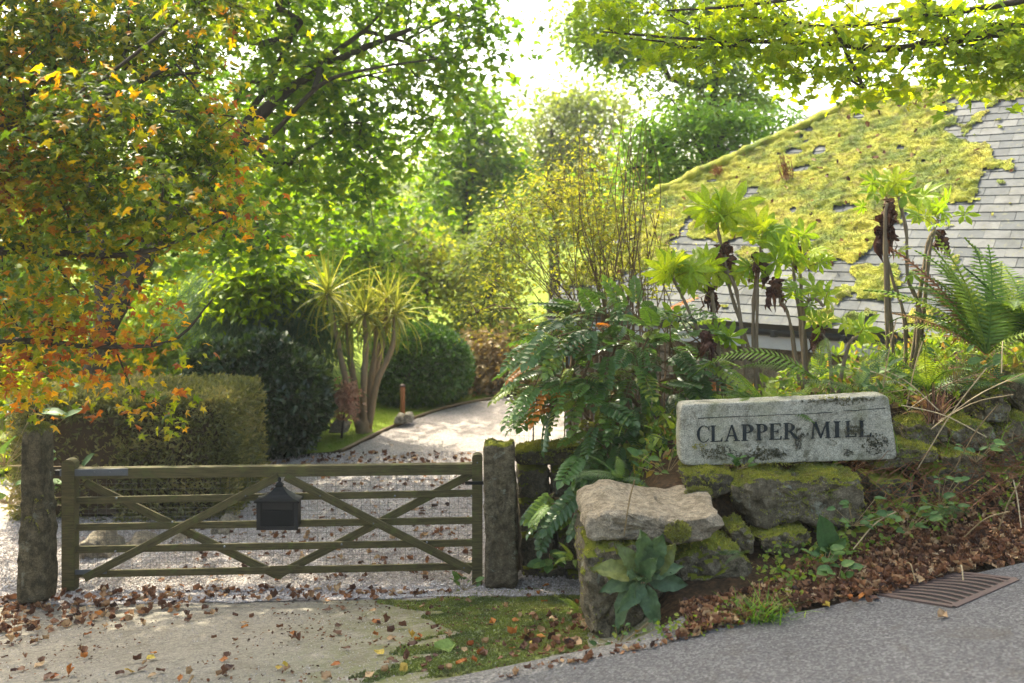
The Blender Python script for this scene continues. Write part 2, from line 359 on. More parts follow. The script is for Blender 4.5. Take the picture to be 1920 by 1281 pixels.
# leaf colours
DG, MG, LG, YG = (.03, .075, .010), (.07, .145, .012), (.13, .22, .013), (.21, .26, .018)
M['lf_autumn'] = leaf_mat("leaf_autumn", [(0, (.045, .085, .008)), (.3, (.12, .19, .010)), (.56, (.25, .27, .014)), (.76, (.44, .30, .014)), (.92, (.43, .17, .014)), (1, (.26, .08, .02))], trans=.5, tmul=(2.1, 1.9, .6))
M['lf_autumn_o'] = leaf_mat("leaf_autumn_single", [(0, (.035, .06, .008)), (.35, (.10, .15, .010)), (.62, (.22, .23, .014)), (.82, (.40, .27, .014)), (.95, (.43, .17, .014)), (1, (.26, .08, .02))], 'obj', .5, (2.1, 1.9, .6))
M['lf_syc'] = leaf_mat("leaf_sycamore", [(0, DG), (.35, MG), (.65, LG), (1, (.22, .25, .022))], trans=.55)
M['lf_syc_bright'] = leaf_mat("leaf_sycamore_bright", [(0, (.13, .22, .014)), (.5, (.22, .31, .017)), (1, (.36, .38, .022))], trans=.6, tmul=(2.1, 1.9, .7))
M['lf_syc_bright_o'] = leaf_mat("leaf_sycamore_bright_single", [(0, (.13, .22, .014)), (.5, (.22, .31, .017)), (1, (.36, .38, .022))], 'obj', .6, (2.1, 1.9, .7))
M['lf_pale'] = leaf_mat("leaf_pale", [(0, (.08, .12, .03)), (.6, (.16, .21, .04)), (1, (.28, .29, .04))], trans=.5, tmul=(2.1, 2.0, 1.1))  # leaf colour lightened to stand in for haze on distant foliage
M['lf_ash'] = leaf_mat("leaf_ash", [(0, (.10, .18, .035)), (.6, (.17, .26, .04)), (1, (.27, .33, .04))], trans=.5, tmul=(2.1, 2.0, 1.1))
M['lf_dark'] = leaf_mat("leaf_dark_glossy", [(0, (.014, .032, .010)), (.6, (.035, .062, .018)), (1, (.08, .115, .03))], trans=.15, rough=.34, spec=.5)
M['lf_camellia'] = leaf_mat("leaf_camellia", [(0, (.03, .08, .018)), (.6, (.06, .14, .024)), (1, (.11, .20, .03))], trans=.35, rough=.3, spec=.5)
M['lf_laurel'] = leaf_mat("leaf_laurel", [(0, (.075, .18, .025)), (.6, (.14, .26, .03)), (1, (.23, .33, .04))], trans=.55, rough=.3, spec=.5)
M['lf_yew'] = leaf_mat("leaf_yew", [(0, (.07, .08, .028)), (.5, (.155, .155, .055)), (1, (.30, .255, .11))], trans=.3)
M['lf_conifer'] = leaf_mat("leaf_conifer", [(0, (.035, .075, .042)), (.6, (.07, .13, .07)), (1, (.13, .19, .09))], trans=.35)
M['lf_yellow'] = leaf_mat("leaf_yellowing", [(0, (.09, .13, .02)), (.5, (.20, .22, .035)), (1, (.34, .31, .06))], trans=.5)
M['lf_under'] = leaf_mat("leaf_undergrowth", [(0, (.06, .12, .015)), (.55, (.14, .21, .025)), (.85, (.22, .25, .04)), (1, (.24, .14, .05))], trans=.4)
M['lf_tan'] = leaf_mat("leaf_tan", [(0, (.16, .11, .05)), (.5, (.28, .19, .08)), (1, (.36, .30, .10))], trans=.3)
M['lf_pink'] = leaf_mat("leaf_pink", [(0, (.30, .16, .10)), (.5, (.48, .27, .19)), (1, (.55, .38, .24))], trans=.4, tmul=(1.2, 1.1, 1))
M['lf_mahonia'] = leaf_mat("leaf_mahonia", [(0, (.045, .10, .03)), (.5, (.09, .175, .04)), (.8, (.16, .235, .04)), (.94, (.19, .23, .03)), (.97, (.42, .15, .02))], 'obj', .3, rough=.33, spec=.5)
M['lf_fatsia'] = leaf_mat("leaf_fatsia", [(0, (.16, .27, .018)), (.6, (.28, .38, .022)), (1, (.38, .44, .03))], 'obj', .5, (1.4, 1.35, .6), .4)
M['lf_fern'] = leaf_mat("leaf_fern", [(0, (.08, .16, .018)), (.6, (.17, .26, .025)), (1, (.28, .33, .035))], 'obj', .45, (1.4, 1.4, .6))
M['lf_fern_dark'] = leaf_mat("leaf_fern_dark", [(0, (.025, .07, .02)), (.6, (.06, .12, .028)), (1, (.12, .17, .05))], 'obj', .3)
M['lf_fern_brown'] = leaf_mat("leaf_fern_brown", [(0, (.15, .06, .025)), (.6, (.27, .12, .05)), (1, (.36, .22, .08))], 'obj', .3, (1.2, 1.1, .8))
M['lf_cordy'] = leaf_mat("leaf_cordyline", [(0, (.12, .15, .025)), (.5, (.26, .27, .05)), (1, (.46, .42, .10))], 'obj', .4, (1.3, 1.3, .7), .4)
M['lf_dead'] = leaf_mat("leaf_dead", [(0, (.045, .018, .012)), (.6, (.085, .035, .02)), (1, (.16, .07, .035))], 'attr', .12, (1.2, 1, .8), .6)
M['lf_weed'] = leaf_mat("leaf_weed", [(0, (.05, .11, .03)), (.6, (.085, .16, .04)), (1, (.13, .21, .05))], 'obj', .3, (1.4, 1.4, .7))
M['lf_greygreen'] = leaf_mat("leaf_greygreen", [(0, (.055, .095, .04)), (.7, (.09, .145, .06)), (1, (.17, .18, .04))], 'obj', .22, (1.4, 1.4, .7))
M['lf_grass'] = leaf_mat("leaf_grass", [(0, (.06, .14, .012)), (.6, (.11, .22, .02)), (1, (.22, .30, .04))], 'attr', .4)
M['lf_straw'] = leaf_mat("leaf_straw", [(0, (.22, .15, .07)), (.6, (.38, .28, .14)), (1, (.5, .4, .24))], 'attr', .2, (1, 1, 1))
M['lf_litter'] = leaf_mat("leaf_litter", [(0, (.045, .022, .014)), (.4, (.15, .065, .032)), (.7, (.27, .125, .055)), (.9, (.38, .24, .12)), (1, (.50, .36, .20))], 'attr', .12, (1.2, 1, .8), .65)
for nm, stops in (('brown', [(0, (.07, .032, .02)), (1, (.19, .09, .045))]), ('orange', [(0, (.30, .09, .025)), (1, (.44, .17, .03))]),
                  ('tan', [(0, (.26, .16, .08)), (1, (.42, .28, .14))]), ('yellow', [(0, (.42, .28, .05)), (1, (.50, .38, .06))]), ('green', [(0, (.12, .2, .04)), (1, (.2, .28, .06))])):
    M['fallen_' + nm] = leaf_mat("fallen_leaf_" + nm, stops, 'obj', .12, (1.2, 1, .8), .6)

# ------------------------------------------------------------------ leaf shapes (y along the leaf, z its face)
def tm_maple(fold=.22, curl=0.0):
    b = np.array([(0, .02), (.40, .06), (.24, .30), (.56, .56), (.20, .60), (.0, 1.0), (-.20, .60), (-.56, .56), (-.24, .30), (-.40, .06)])
    V = np.zeros((11, 3)); V[:10, :2] = b; V[10] = (0, .42, 0)
    V[:, 2] = -fold * abs(V[:, 0]) - .25 * np.maximum(V[:, 1] - .4, 0) ** 1.5 + .05
    if curl: V[:, 2] += curl * (V[:, 0] ** 2 * 2.2 + (V[:, 1] - .45) ** 2 * 1.3)
    return V, np.array([(10, i, (i + 1) % 10) for i in range(10)])
def tm_maple_rough(seed):
    r_ = np.random.default_rng(seed); V, Fa = tm_maple(r_.uniform(.1, .5), r_.uniform(-.4, .7)); V = V.copy(); V[:10, :2] *= (1 + r_.normal(0, .12, (10, 1))); V[:, 2] += r_.normal(0, .05, 11) + .12 * V[:, 0] * r_.normal(); V[:, 0] += .15 * r_.normal() * V[:, 1] ** 2; return V, Fa
def tm_oval(w=.28, fold=.10):
    return np.array([(0, 0, 0), (w, .38, fold), (w * .7, .75, fold * .5), (0, 1, -.06), (-w * .7, .75, fold * .5), (-w, .38, fold), (0, .5, 0.)]), np.array([(6, i, (i + 1) % 6) for i in range(6)])
def tm_kite(w=.30, fold=.10):
    return np.array([(0, 0, 0), (w, .45, fold), (0, 1, -.05), (-w, .45, fold)]), np.array([(0, 1, 2), (0, 2, 3)])
def tm_star():
    V = np.array([(0, 0, 0), (.5, .3, -.12), (.16, .5, 0), (0, 1, -.12), (-.16, .5, 0), (-.5, .3, -.12)])
    return V, np.array([(0, 1, 2), (0, 2, 4), (2, 3, 4), (0, 4, 5)])
def scatter_leaves(tm, pos, d, n, size, rnd):
    V0, F0 = tm; R = frame(d, n); k = len(V0)
    V = np.einsum('nij,kj->nki', R, V0) * np.asarray(size)[:, None, None] + pos[:, None]
    Fa = F0[None] + (np.arange(len(pos)) * k)[:, None, None]
    return V.reshape(-1, 3), Fa.reshape(-1, 3), np.repeat(rnd, k)

def grow(paths, clumps, sag=.06, rs=None):
    """branch skeleton: every clump is joined to the nearest wood"""
    rs = rs or random
    nodes = []; par = []; depth = []
    for path in paths:
        for i, p in enumerate(path):
            nodes.append(np.array(p)); par.append(len(nodes) - 2 if i else -1); depth.append((depth[-1] + np.linalg.norm(nodes[-1] - nodes[-2])) if i else 0.)
    nt = len(nodes); tips = []
    P = np.array(nodes); start = 0
    order = np.argsort([np.min(np.linalg.norm(P - c, axis=1)) for c in clumps])
    for ci in order:
        c = clumps[ci]; A = np.array(nodes); dd = np.linalg.norm(A - c, axis=1) + .18 * np.array(depth)
        dd[par.index(-1)] += 5
        k = int(np.argmin(dd)); a = nodes[k]; L = np.linalg.norm(c - a); m = max(1, min(4, int(L / .45)))
        prev = k
        for q in range(1, m + 1):
            t = q / m; p = a + (c - a) * t + np.array((rs.gauss(0, .05), rs.gauss(0, .05), rs.gauss(0, .04) + sag * L * math.sin(math.pi * t))) * (L if t < 1 else 0) * .9
            nodes.append(p); par.append(prev); depth.append(depth[prev] + L / m); prev = len(nodes) - 1
        tips.append(prev)
    load = np.zeros(len(nodes))
    for t in tips: load[t] += 1
    for i in range(len(nodes) - 1, -1, -1):
        if par[i] >= 0: load[par[i]] += load[i]
    return np.array(nodes), np.array(par), load, nt

def make_plant(name, label, cat, base, trunks, blobs, nclump, per, size, tm, leafm, bark, clump_r=.5, flat=.5, group=None, dyf=.8,
               droop=.35, tip=.012, rmax=.10, bias=None, seed=1, singles=None, shell=.45, foliage='foliage', updir=.0, noise_amp=.5, jitter=.17):
    """trunk(s) + branches + foliage. trunks: list of (path points, r0, r1); blobs: (px, py, Y, radius px) of the crown's masses"""
    rg = np.random.default_rng(seed); rs = random.Random(seed)
    t = thing(name, label, cat, base, group); tms = tm; tm = tm[0] if isinstance(tm, list) else tm
    paths = []
    g = Geo()
    for pts, r0, r1 in trunks:
        pth = smooth_path(pts, max(8, 4 * len(pts))); paths.append(pth)
        rad = np.linspace(r0, r1, len(pth)); rad[:2] *= (1.3, 1.1) if r0 > .06 else (1, 1)
        g.add(*tube(pth, rad, 10 if r0 > .05 else 6, wob=.25 if r0 > .05 else 0, seed=seed))
    g.obj('trunk' if len(trunks) == 1 else 'stems', bark, t, True)
    bl = np.array(blobs, float); w = bl[:, 3] ** 2; w /= w.sum(); pick = rg.choice(len(bl), nclump, p=w)
    u = unit(rg.normal(size=(nclump, 3))) * (shell + (1 - shell) * rg.random(nclump) ** .6)[:, None]
    cl = np.zeros((nclump, 3)); R = bl[pick, 3] / FPX * bl[pick, 2]
    Yc = bl[pick, 2] + u[:, 1] * R * dyf
    cl[:, 0] = (bl[pick, 0] - 960) / FPX * bl[pick, 2] + u[:, 0] * R; cl[:, 1] = Yc; cl[:, 2] = ZC + (HOR - bl[pick, 1]) / FPX * bl[pick, 2] + u[:, 2] * R
    cl[:, 2] = np.maximum(cl[:, 2], ground_z(cl[:, 0], cl[:, 1]) + .1)
    nodes, par, load, nt = grow(paths, cl, rs=rs)
    i = np.arange(nt, len(nodes)); i = i[load[i] > 0]
    r = np.minimum(tip * np.maximum(load, 1) ** .48, rmax)
    V, Fa = frusta(nodes[par[i]], nodes[i], np.minimum(r[par[i]], r[i] * 1.25), r[i], 5)
    obj('branches', V, Fa, bark, t, np.full(len(V), .5), True, 'stuff')
    # leaves round each clump, in loose flat sprays
    n = nclump * per; ci = np.repeat(np.arange(nclump), per); sc = clump_r * (.6 + .8 * rg.random(nclump))[ci]
    off = rg.normal(size=(n, 3)) * np.array((.5, .5, .5 * flat)); lay = rg.integers(-1, 2, n) * flat * .45
    off[:, 2] = off[:, 2] * .5 + lay
    hd = off.copy(); hd[:, 2] = 0; off[:, 2] -= .25 * (hd ** 2).sum(1)
    pos = cl[ci] + off * sc[:, None]
    d = unit(unit(hd + 1e-4) + rg.normal(size=(n, 3)) * .55 + np.array((0, 0, -droop + updir)))
    nr = unit(np.array((0, 0, 1.)) + rg.normal(size=(n, 3)) * .55)
    sz = size * (.65 + .6 * rg.random(n))
    rnd = .5 + noise_amp * .6 * fbm(cl[ci] * .9 + seed, 2) + rg.normal(size=n) * jitter
    if bias is not None: rnd = rnd + bias(pos)
    rnd = np.clip(rnd, 0, 1)
    if singles:
        smat, cnt = singles; px, py = proj(pos); s = sz / pos[:, 1]; ok = (px > 5) & (px < 1915) & (py > 5) & (py < 1270) & (pos[:, 1] > .5)
        idx = np.where(ok)[0]; idx = idx[np.argsort(-s[idx])][:cnt]
        mes = [np_mesh('leaf', q[0], q[1], smat) for q in (tms if isinstance(tms, list) else [tm])]; Rm = frame(d[idx], nr[idx])
        for q, k in enumerate(idx): inst('leaf', mes[q % len(mes)], t, pos[k], Rm[q], float(sz[k]))
        keep = np.ones(n, bool); keep[idx] = False; pos, d, nr, sz, rnd = pos[keep], d[keep], nr[keep], sz[keep], rnd[keep]
    if isinstance(tms, list):
        wv = rg.integers(len(tms), size=len(pos)); parts_ = [scatter_leaves(tms[k], pos[wv == k], d[wv == k], nr[wv == k], sz[wv == k], rnd[wv == k]) for k in range(len(tms))]; of = np.cumsum([0] + [len(q[0]) for q in parts_])
        V, Fa, rr = np.vstack([q[0] for q in parts_]), np.vstack([q[1] + of[k] for k, q in enumerate(parts_)]), np.concatenate([q[2] for q in parts_])
    else: V, Fa, rr = scatter_leaves(tm, pos, d, nr, sz, rnd)
    obj(foliage, V, Fa, leafm, t, rr, False, 'stuff')
    return t

# ------------------------------------------------------------------ ground sheets
def grid_sheet(name, P, mat, dz=0.0, zfun=None, smooth=True):
    """P: (a, b, 2) grid of plan points"""
    a, b = P.shape[:2]; X, Y = P[..., 0], P[..., 1]; Z = ground_z(X, Y) + dz
    if zfun is not None: Z = Z + zfun(X, Y)
    V = np.stack((X, Y, Z), -1).reshape(-1, 3); i = np.arange(a - 1)[:, None] * b; j = np.arange(b - 1)[None]
    Fa = np.stack((i + j, i + j + 1, i + b + j + 1, i + b + j), -1).reshape(-1, 4)
    return tag(obj(name, V, Fa, mat, None, None, smooth), kind='structure')
def sheet_between(name, L, Rr, mat, na, nb, dz=0.0, zfun=None, rough=0.0):
    L = smooth_path(L, na); Rr = smooth_path(Rr, na); s = np.linspace(0, 1, nb)[None, :, None]
    P = L[:, None] * (1 - s) + Rr[:, None] * s
    if rough:
        for col in (0, -1): P[:, col] += rough * np.stack([fbm(np.stack((P[:, col, 0] * 3, P[:, col, 1] * 3, np.full(na, q * 9.)), -1), 3) for q in (0, 1)], -1)
    return grid_sheet(name, P, mat, dz, zfun)
def spaced(a, b, n, c, p=2.4):
    u = np.linspace(-1, 1, n); return c + np.where(u < 0, (c - a) * -np.abs(u) ** p, (b - c) * np.abs(u) ** p)
gx, gy = np.meshgrid(spaced(-90, 90, 260, 0.8), spaced(-14, 130, 300, 7.0), indexing='ij')
grid_sheet('ground', np.stack((gx, gy), -1), M['litter_ground'], -0.012)
# the lane
xs = np.linspace(-9, 9, 90); er = .03 * fbm(np.stack((xs * 2.2, xs * 0, xs * 0), -1), 3)
road_L = np.stack((xs, road_edge(xs) + er), -1); road_R = np.stack((xs * 1.0, road_edge(xs) - 5.5), -1)
s = np.linspace(0, 1, 50)[None, :, None]
grid_sheet('road', road_L[:, None] * (1 - s) + road_R[:, None] * s, M['asphalt'], 0.006)
# strip of older tarmac along its edge
xs2 = np.linspace(-.9, 1.55, 60); ed = .05 * fbm(np.stack((xs2 * 3, xs2 * 0 + 4, xs2 * 0), -1), 3)
wdt = (.30 - .16 * sstep(.4, 1.5, xs2) - .22 * sstep(-.1, -.9, xs2))
L2 = np.stack((xs2, road_edge(xs2) + wdt + ed), -1); R2 = np.stack((xs2, road_edge(xs2) + er[0] - .02), -1)
s = np.linspace(0, 1, 14)[None, :, None]
grid_sheet('road_edge_strip', L2[:, None] * (1 - s) + R2[:, None] * s, M['tarmac_old'], 0.006, lambda X, Y: .022 * np.sin(np.clip((Y - road_edge(X)) / .30, 0, 1) * math.pi) ** .7)
mx_, my_ = np.meshgrid(np.linspace(-45, 45, 120), 18.3 + 60 * np.linspace(0, 1, 80) ** 1.6, indexing='ij'); grid_sheet('meadow', np.stack((mx_, my_), -1), M['lawn'], 0.02)
# concrete apron in front of the gate
xa = np.linspace(-7.5, .82, 120); ya = np.linspace(0, 1, 60)[None]
e1 = 7.72 + .05 * fbm(np.stack((xa * 2, xa * 0 + 9, xa * 0), -1), 3) ; y0 = road_edge(xa)
Pa = np.stack((np.broadcast_to(xa[:, None], (120, 60)), y0[:, None] * (1 - ya) + e1[:, None] * ya), -1)
grid_sheet('concrete_apron', Pa, M['concrete'], 0.002)
# gravel drive, curving off to the right behind the mill
dl = [(-9, 7.6), (-9, 9.6), (-6.5, 11.6), (-3.2, 12.5), (-2.36, 12.86), (-1.83, 14.4), (-1.09, 15.9), (-.1, 16.9), (1.4, 17.6), (4.5, 18.0), (9, 18.2)]
dr = [(.62, 7.6), (.7, 8.6), (.6, 9.8), (.5, 11), (.5, 12.2), (.7, 13.2), (1.2, 14.1), (1.9, 14.6), (3.2, 15), (5.5, 15.2), (9, 15.3)]
sheet_between('gravel_drive', dl, dr, M['gravel'], 140, 70, 0.006, lambda X, Y: .012 * fbm(np.stack((X * 3, Y * 3, X * 0), -1), 3), .05)
# lawn left of the drive
ll = [(-12, 12.2), (-12, 14.5), (-11, 17), (-9, 20), (-3, 22), (0, 21.5)]
lr = [(-3.0, 12.66), (-2.42, 12.98), (-1.92, 14.5), (-1.18, 16.02), (-.2, 17.05), (1.2, 17.75)]
sheet_between('lawn', ll, lr, M['lawn'], 90, 60, 0.012, lambda X, Y: .02 * fbm(np.stack((X * 1.3, Y * 1.3, X * 0), -1), 3))
pe = smooth_path(lr[1:5], 40); V, Fa = tube(np.stack((pe[:, 0] + .05, pe[:, 1] - .05, ground_z(pe[:, 0], pe[:, 1]) + .02), -1), .022, 6)
tag(obj('lawn_edging', V, Fa, M['tan_stem'], None, np.full(len(V), .5), True), 'low tan timber strip edging the lawn along the gravel drive', 'lawn edging')
# grass blades of the lawn, seen only close to the drive
n = 26000; gxx = rng.uniform(-6, -.2, n); gyy = rng.uniform(12.7, 18.5, n); pth = np.array(lr)
lim = np.interp(gyy, pth[:, 1], pth[:, 0]); k = gxx < lim - .03; gxx, gyy = gxx[k], gyy[k]; n = len(gxx)
pos = np.stack((gxx, gyy, ground_z(gxx, gyy) + .005), -1); d = unit(np.stack((rng.normal(0, .35, n), rng.normal(0, .35, n), np.ones(n)), -1)); nr = rng.normal(size=(n, 3))
V, Fa, rr = scatter_leaves((np.array([(-.06, 0, 0), (.06, 0, 0), (0, 1, .1)]), np.array([(0, 1, 2)])), pos, d, nr, rng.uniform(.03, .065, n), np.clip(rng.normal(.5, .25, n), 0, 1))
tag(obj('lawn_grass', V, Fa, M['lf_grass'], None, rr), kind='stuff')
# loose stones of the drive near the gate
oct_V = np.array([(1, 0, 0), (-.9, .2, 0), (0, 1, .1), (.1, -1, 0), (0, 0, .6), (.1, 0, -.6)]) * .5; oct_F = np.array([(0, 2, 4), (2, 1, 4), (1, 3, 4), (3, 0, 4), (2, 0, 5), (1, 2, 5), (3, 1, 5), (0, 3, 5)])
n = 64000; gyy = 7.62 + (rng.random(n) ** 1.5) * 5.2; gxx = rng.uniform(-5.2, .62, n)
gyy += .10 * fbm(np.stack((gxx * 2, gxx * 0, gxx * 0), -1), 2) * (gyy < 7.9)
pos = np.stack((gxx, gyy, ground_z(gxx, gyy) + .012), -1)
V, Fa, rr = scatter_leaves((oct_V, oct_F), pos, rng.normal(size=(n, 3)), rng.normal(size=(n, 3)) * .4 + (0, 0, 1), rng.uniform(.011, .030, n), rng.random(n))
m, nt, out = new_mat("pebble"); f = N(nt, "Attribute", attribute_name='rnd').outputs['Fac']
finish(nt, out, ramp(nt, f, [(0, (.28, .24, .21)), (.5, (.42, .37, .335)), (.9, (.50, .455, .42)), (1, (.60, .565, .53))]), .9); M['pebble'] = m
tag(obj('gravel', V, Fa, M['pebble'], None, rr), kind='stuff')

# ------------------------------------------------------------------ stones
def stone_geom(outline, Y, depth, rough=.035, seed=0, nth=44, yb=0.0, topback=0.0, px=True, fine=1.0, rings=None):
    """a boulder whose front outline is given as photo pixels at distance Y (or X, Z pairs), rounded front and back"""
    o = np.array([at(x, y, Y)[[0, 2]] for x, y in outline]) if px else np.array(outline, float)
    seg = np.vstack((o, o[:1])); L = np.r_[0, np.cumsum(np.linalg.norm(np.diff(seg, axis=0), axis=1))]; u = np.linspace(0, L[-1], nth, endpoint=False)
    q = np.stack((np.interp(u, L, seg[:, 0]), np.interp(u, L, seg[:, 1])), -1); q = .7 * q + .15 * (np.roll(q, 1, 0) + np.roll(q, -1, 0))
    c = q.mean(0); rings = rings or [(.0, -1), (.15, -1), (.3, -1), (.45, -1), (.6, -1), (.72, -.995), (.82, -.985), (.895, -.965), (.945, -.925), (.975, -.86), (.992, -.76), (1, -.55), (1, -.25), (1, .05), (1, .35), (.99, .65), (.95, .88), (.8, .98), (.4, 1), (.0, 1)]
    V = []
    for s, v in rings:
        yy = Y + depth * .5 + v * depth * .5; p = c + s * (q - c); zz = p[:, 1] + topback * (yy - Y) * (p[:, 1] > c[1])
        V.append(np.stack((p[:, 0] + yb * (yy - Y), np.full(nth, yy), zz), -1))
    V = np.vstack(V); ctr = np.array((c[0], Y + depth * .5, c[1])); dirv = unit(V - ctr)
    nse = fbm(V * 3.1 + seed * 7.7, 3); cre = np.abs(fbm(V * 6.5 + seed * 3.1, 2)); fn = fbm(V * 22 + seed, 4, .6)
    stp = np.abs(((V * (3.0, 2.0, 7.0)).sum(1) + 1.2 * fbm(V * 2.2 + seed, 2)) % 1.0 - .5)
    V = V + dirv * (rough * nse - rough * 1.2 * cre + fine * .011 * fn + rough * .7 * (stp - .25) - rough * .8 * np.maximum(0, .12 - np.abs(fbm(V * 4.3 + seed * 1.7 + 40, 2))) / .12)[:, None]
    m = len(rings); i = np.arange(m - 1)[:, None] * nth; j = np.arange(nth)[None]; j2 = (j + 1) % nth
    return V, np.stack((i + j, i + j2, i + nth + j2, i + nth + j), -1).reshape(-1, 4)
def tri_normals(V, Fa):
    T = np.vstack((Fa[:, [0, 1, 2]], Fa[:, [0, 2, 3]])) if Fa.shape[1] == 4 else Fa
    a, b, c = V[T[:, 0]], V[T[:, 1]], V[T[:, 2]]; nn = np.cross(b - a, c - a); ar = np.linalg.norm(nn, axis=1); return T, a, b, c, nn / np.maximum(ar, 1e-12)[:, None], ar
def sample_on(V, Fa, n, wfun, rg):
    T, a, b, c, nn, ar = tri_normals(V, Fa); ctr = V.mean(0); flip = np.sign(((a + b + c) / 3 - ctr) * nn).sum(1); nn = np.where((((a + b + c) / 3 - ctr) * nn).sum(1, keepdims=True) < 0, -nn, nn)
    w = ar * np.maximum(wfun((a + b + c) / 3, nn), 0); 
    if w.sum() < 1e-9: return np.zeros((0, 3)), np.zeros((0, 3))
    k = rg.choice(len(T), n, p=w / w.sum()); u = rg.random((n, 2)); s = u.sum(1) > 1; u[s] = 1 - u[s]
    return a[k] + (b - a)[k] * u[:, :1] + (c - a)[k] * u[:, 1:], nn[k]
TUFT = (np.array([(-.28, 0, 0), (.28, 0, 0), (0, 1, .25), (0, 0, -.28), (0, 0, .28), (.25, .9, 0)]), np.array([(0, 1, 2), (3, 4, 5)]))
def moss_on(V, Fa, n, parent, size=.022, thr=.35, seed=0, name='moss', mat=None, amt=.5):
    rg = np.random.default_rng(seed)
    p, nn = sample_on(V, Fa, n, lambda c, m: sstep(thr, thr + .35, m[:, 2]) * (fbm(c * 5 + seed, 3) > -amt), rg)
    if not len(p): return
    d = unit(nn * .7 + np.array((0, 0, .4)) + rg.normal(size=p.shape) * .45)
    V2, F2, r2 = scatter_leaves(TUFT, p - nn * .004, d, rg.normal(size=p.shape), size * (.6 + .8 * rg.random(len(p))), rg.random(len(p)))
    return obj(name, V2, F2, mat or M['stone_moss'], parent, r2, False, 'stuff')

# ------------------------------------------------------------------ the mill: half-hipped slate roof over a granite wall
A_, PI_ = math.radians(40.0), math.radians(40.4); ca, sa, cp, sp = math.cos(A_), math.sin(A_), math.cos(PI_), math.sin(PI_)
RO = np.array((.544, 12.7, 1.98)); RE = np.array((ca, -sa, 0)); RU = np.array((sa * cp, ca * cp, sp)); RN = np.cross(RE, RU)
RH = np.array((sa, ca, 0))
def roof(t, s, h=0.0):
    t, s, h = np.broadcast_arrays(np.asarray(t, float), s, h); return RO + t[..., None] * RE + s[..., None] * RU + h[..., None] * RN
mill = thing('stone_mill', 'low granite mill building with a half-hipped slate roof thick with yellow-green moss', 'building', (3.2, 11.9, 0))
TMAX = 7.2; SR = 4.6
def left_edge(s): return np.interp(s, [0, 2.3, SR], [-.12, .35, 3.05])
# roof deck (with its own thickness), parent of slates and moss
ss = np.linspace(0, SR, 24); le = left_edge(ss); g = Geo()
top = np.concatenate((roof(le, ss, -.03), roof(np.full(24, TMAX), ss, -.03))); bot = np.concatenate((roof(le, ss, -.13), roof(np.full(24, TMAX), ss, -.13)))
V = np.vstack((top, bot)); i = np.arange(23)
Fa = np.vstack((np.stack((i, i + 24, i + 25, i + 1), -1), np.stack((i + 48, i + 49, i + 73, i + 72), -1), np.stack((i, i + 1, i + 49, i + 48), -1), np.stack((i + 24, i + 72, i + 73, i + 25), -1), [(0, 48, 72, 24), (23, 47, 95, 71)]))
rf = obj('roof', V, Fa, M['mortar'], mill)
# far slopes: the hip end and the back, so that the roof is whole
g = Geo(); back = np.array([roof(3.05, SR, -.03), roof(TMAX, SR, -.03), roof(TMAX, SR, -.03) + 3.6 * RH + (0, 0, -2.98), roof(-.12, SR, -.03) + 3.6 * RH + (0, 0, -2.98), roof(.35, 2.3, -.03), roof(.35, 2.3, -.03) + 3.4 * RH])
obj('back_slope', back, np.array([(0, 1, 2), (0, 2, 3), (0, 3, 5), (0, 5, 4)]), M['slate'], mill)
# moss mask in photo pixels, unprojected on the slope
MOSS = [[(1205, 366), (1300, 312), (1490, 236), (1610, 183), (1700, 176), (1775, 178), (1790, 196), (1762, 212), (1798, 232), (1760, 246), (1812, 262), (1864, 283), (1852, 312), (1828, 344), (1838, 372), (1790, 382), (1735, 383), (1722, 398), (1650, 420), (1634, 468), (1604, 490), (1524, 492), (1512, 468), (1440, 452), (1300, 446), (1285, 412), (1270, 450), (1225, 500), (1150, 520), (1060, 545), (1090, 470), (1150, 420)],
        [(1605, 500), (1630, 492), (1690, 505), (1678, 560), (1625, 562), (1598, 545)], [(1560, 540), (1590, 532), (1590, 556), (1562, 560)], [(1512, 590), (1530, 578), (1560, 586), (1560, 606), (1512, 606)], [(1585, 592), (1625, 586), (1628, 606), (1586, 610)],
        [(1790, 236), (1845, 214), (1850, 230), (1800, 243)], [(1850, 195), (1868, 190), (1866, 202)], [(1600, 183), (1640, 168), (1990, 148), (2300, 130), (2300, 160), (1990, 176), (1800, 190), (1700, 185)],
        [(1380, 470), (1430, 465), (1440, 490), (1390, 500)], [(1700, 590), (1745, 580), (1748, 606), (1700, 608)], [(1880, 310), (1900, 306), (1898, 322)], [(1845, 300), (1868, 296), (1880, 316), (1850, 322)]]
HOLES = [[(1395, 352), (1420, 348), (1420, 362), (1396, 372)], [(1522, 282), (1545, 270), (1548, 282), (1524, 294)], [(1600, 215), (1625, 212), (1618, 226), (1600, 226)], [(1675, 275), (1700, 272), (1700, 282), (1680, 284)], [(1480, 318), (1520, 310), (1515, 322), (1485, 328)]]
def moss_mask(P):
    px, py = proj(P); nz = np.stack((px * .035, py * .05, px * 0), -1); wx = 14 * fbm(nz, 4, .65); wy = 11 * fbm(nz + 31, 4, .65)
    m = np.zeros(px.shape, bool)
    for q in MOSS: m |= inpoly(px + wx, py + wy, q)
    for q in HOLES: m &= ~inpoly(px + wx * .4, py + wy * .4, q)
    return m
dt = .024; tt = np.arange(-.2, 6.6, dt); st = np.arange(0, SR + .02, dt); T, S = np.meshgrid(tt, st, indexing='ij'); P = roof(T, S)
mk = (moss_mask(P) & (T > left_edge(S) - .05)).astype(float)
sparse = (fbm(np.stack((T * 5, S * 7, T * 0), -1), 4, .65) > .80) & (T > left_edge(S)); mk = np.maximum(mk, sparse * 1.0)
mk *= 1 - (fbm(np.stack((T * 1.9, S * 3.2, T * 0 + 5), -1), 4) > .66) * 1.0
bl = mk.copy()
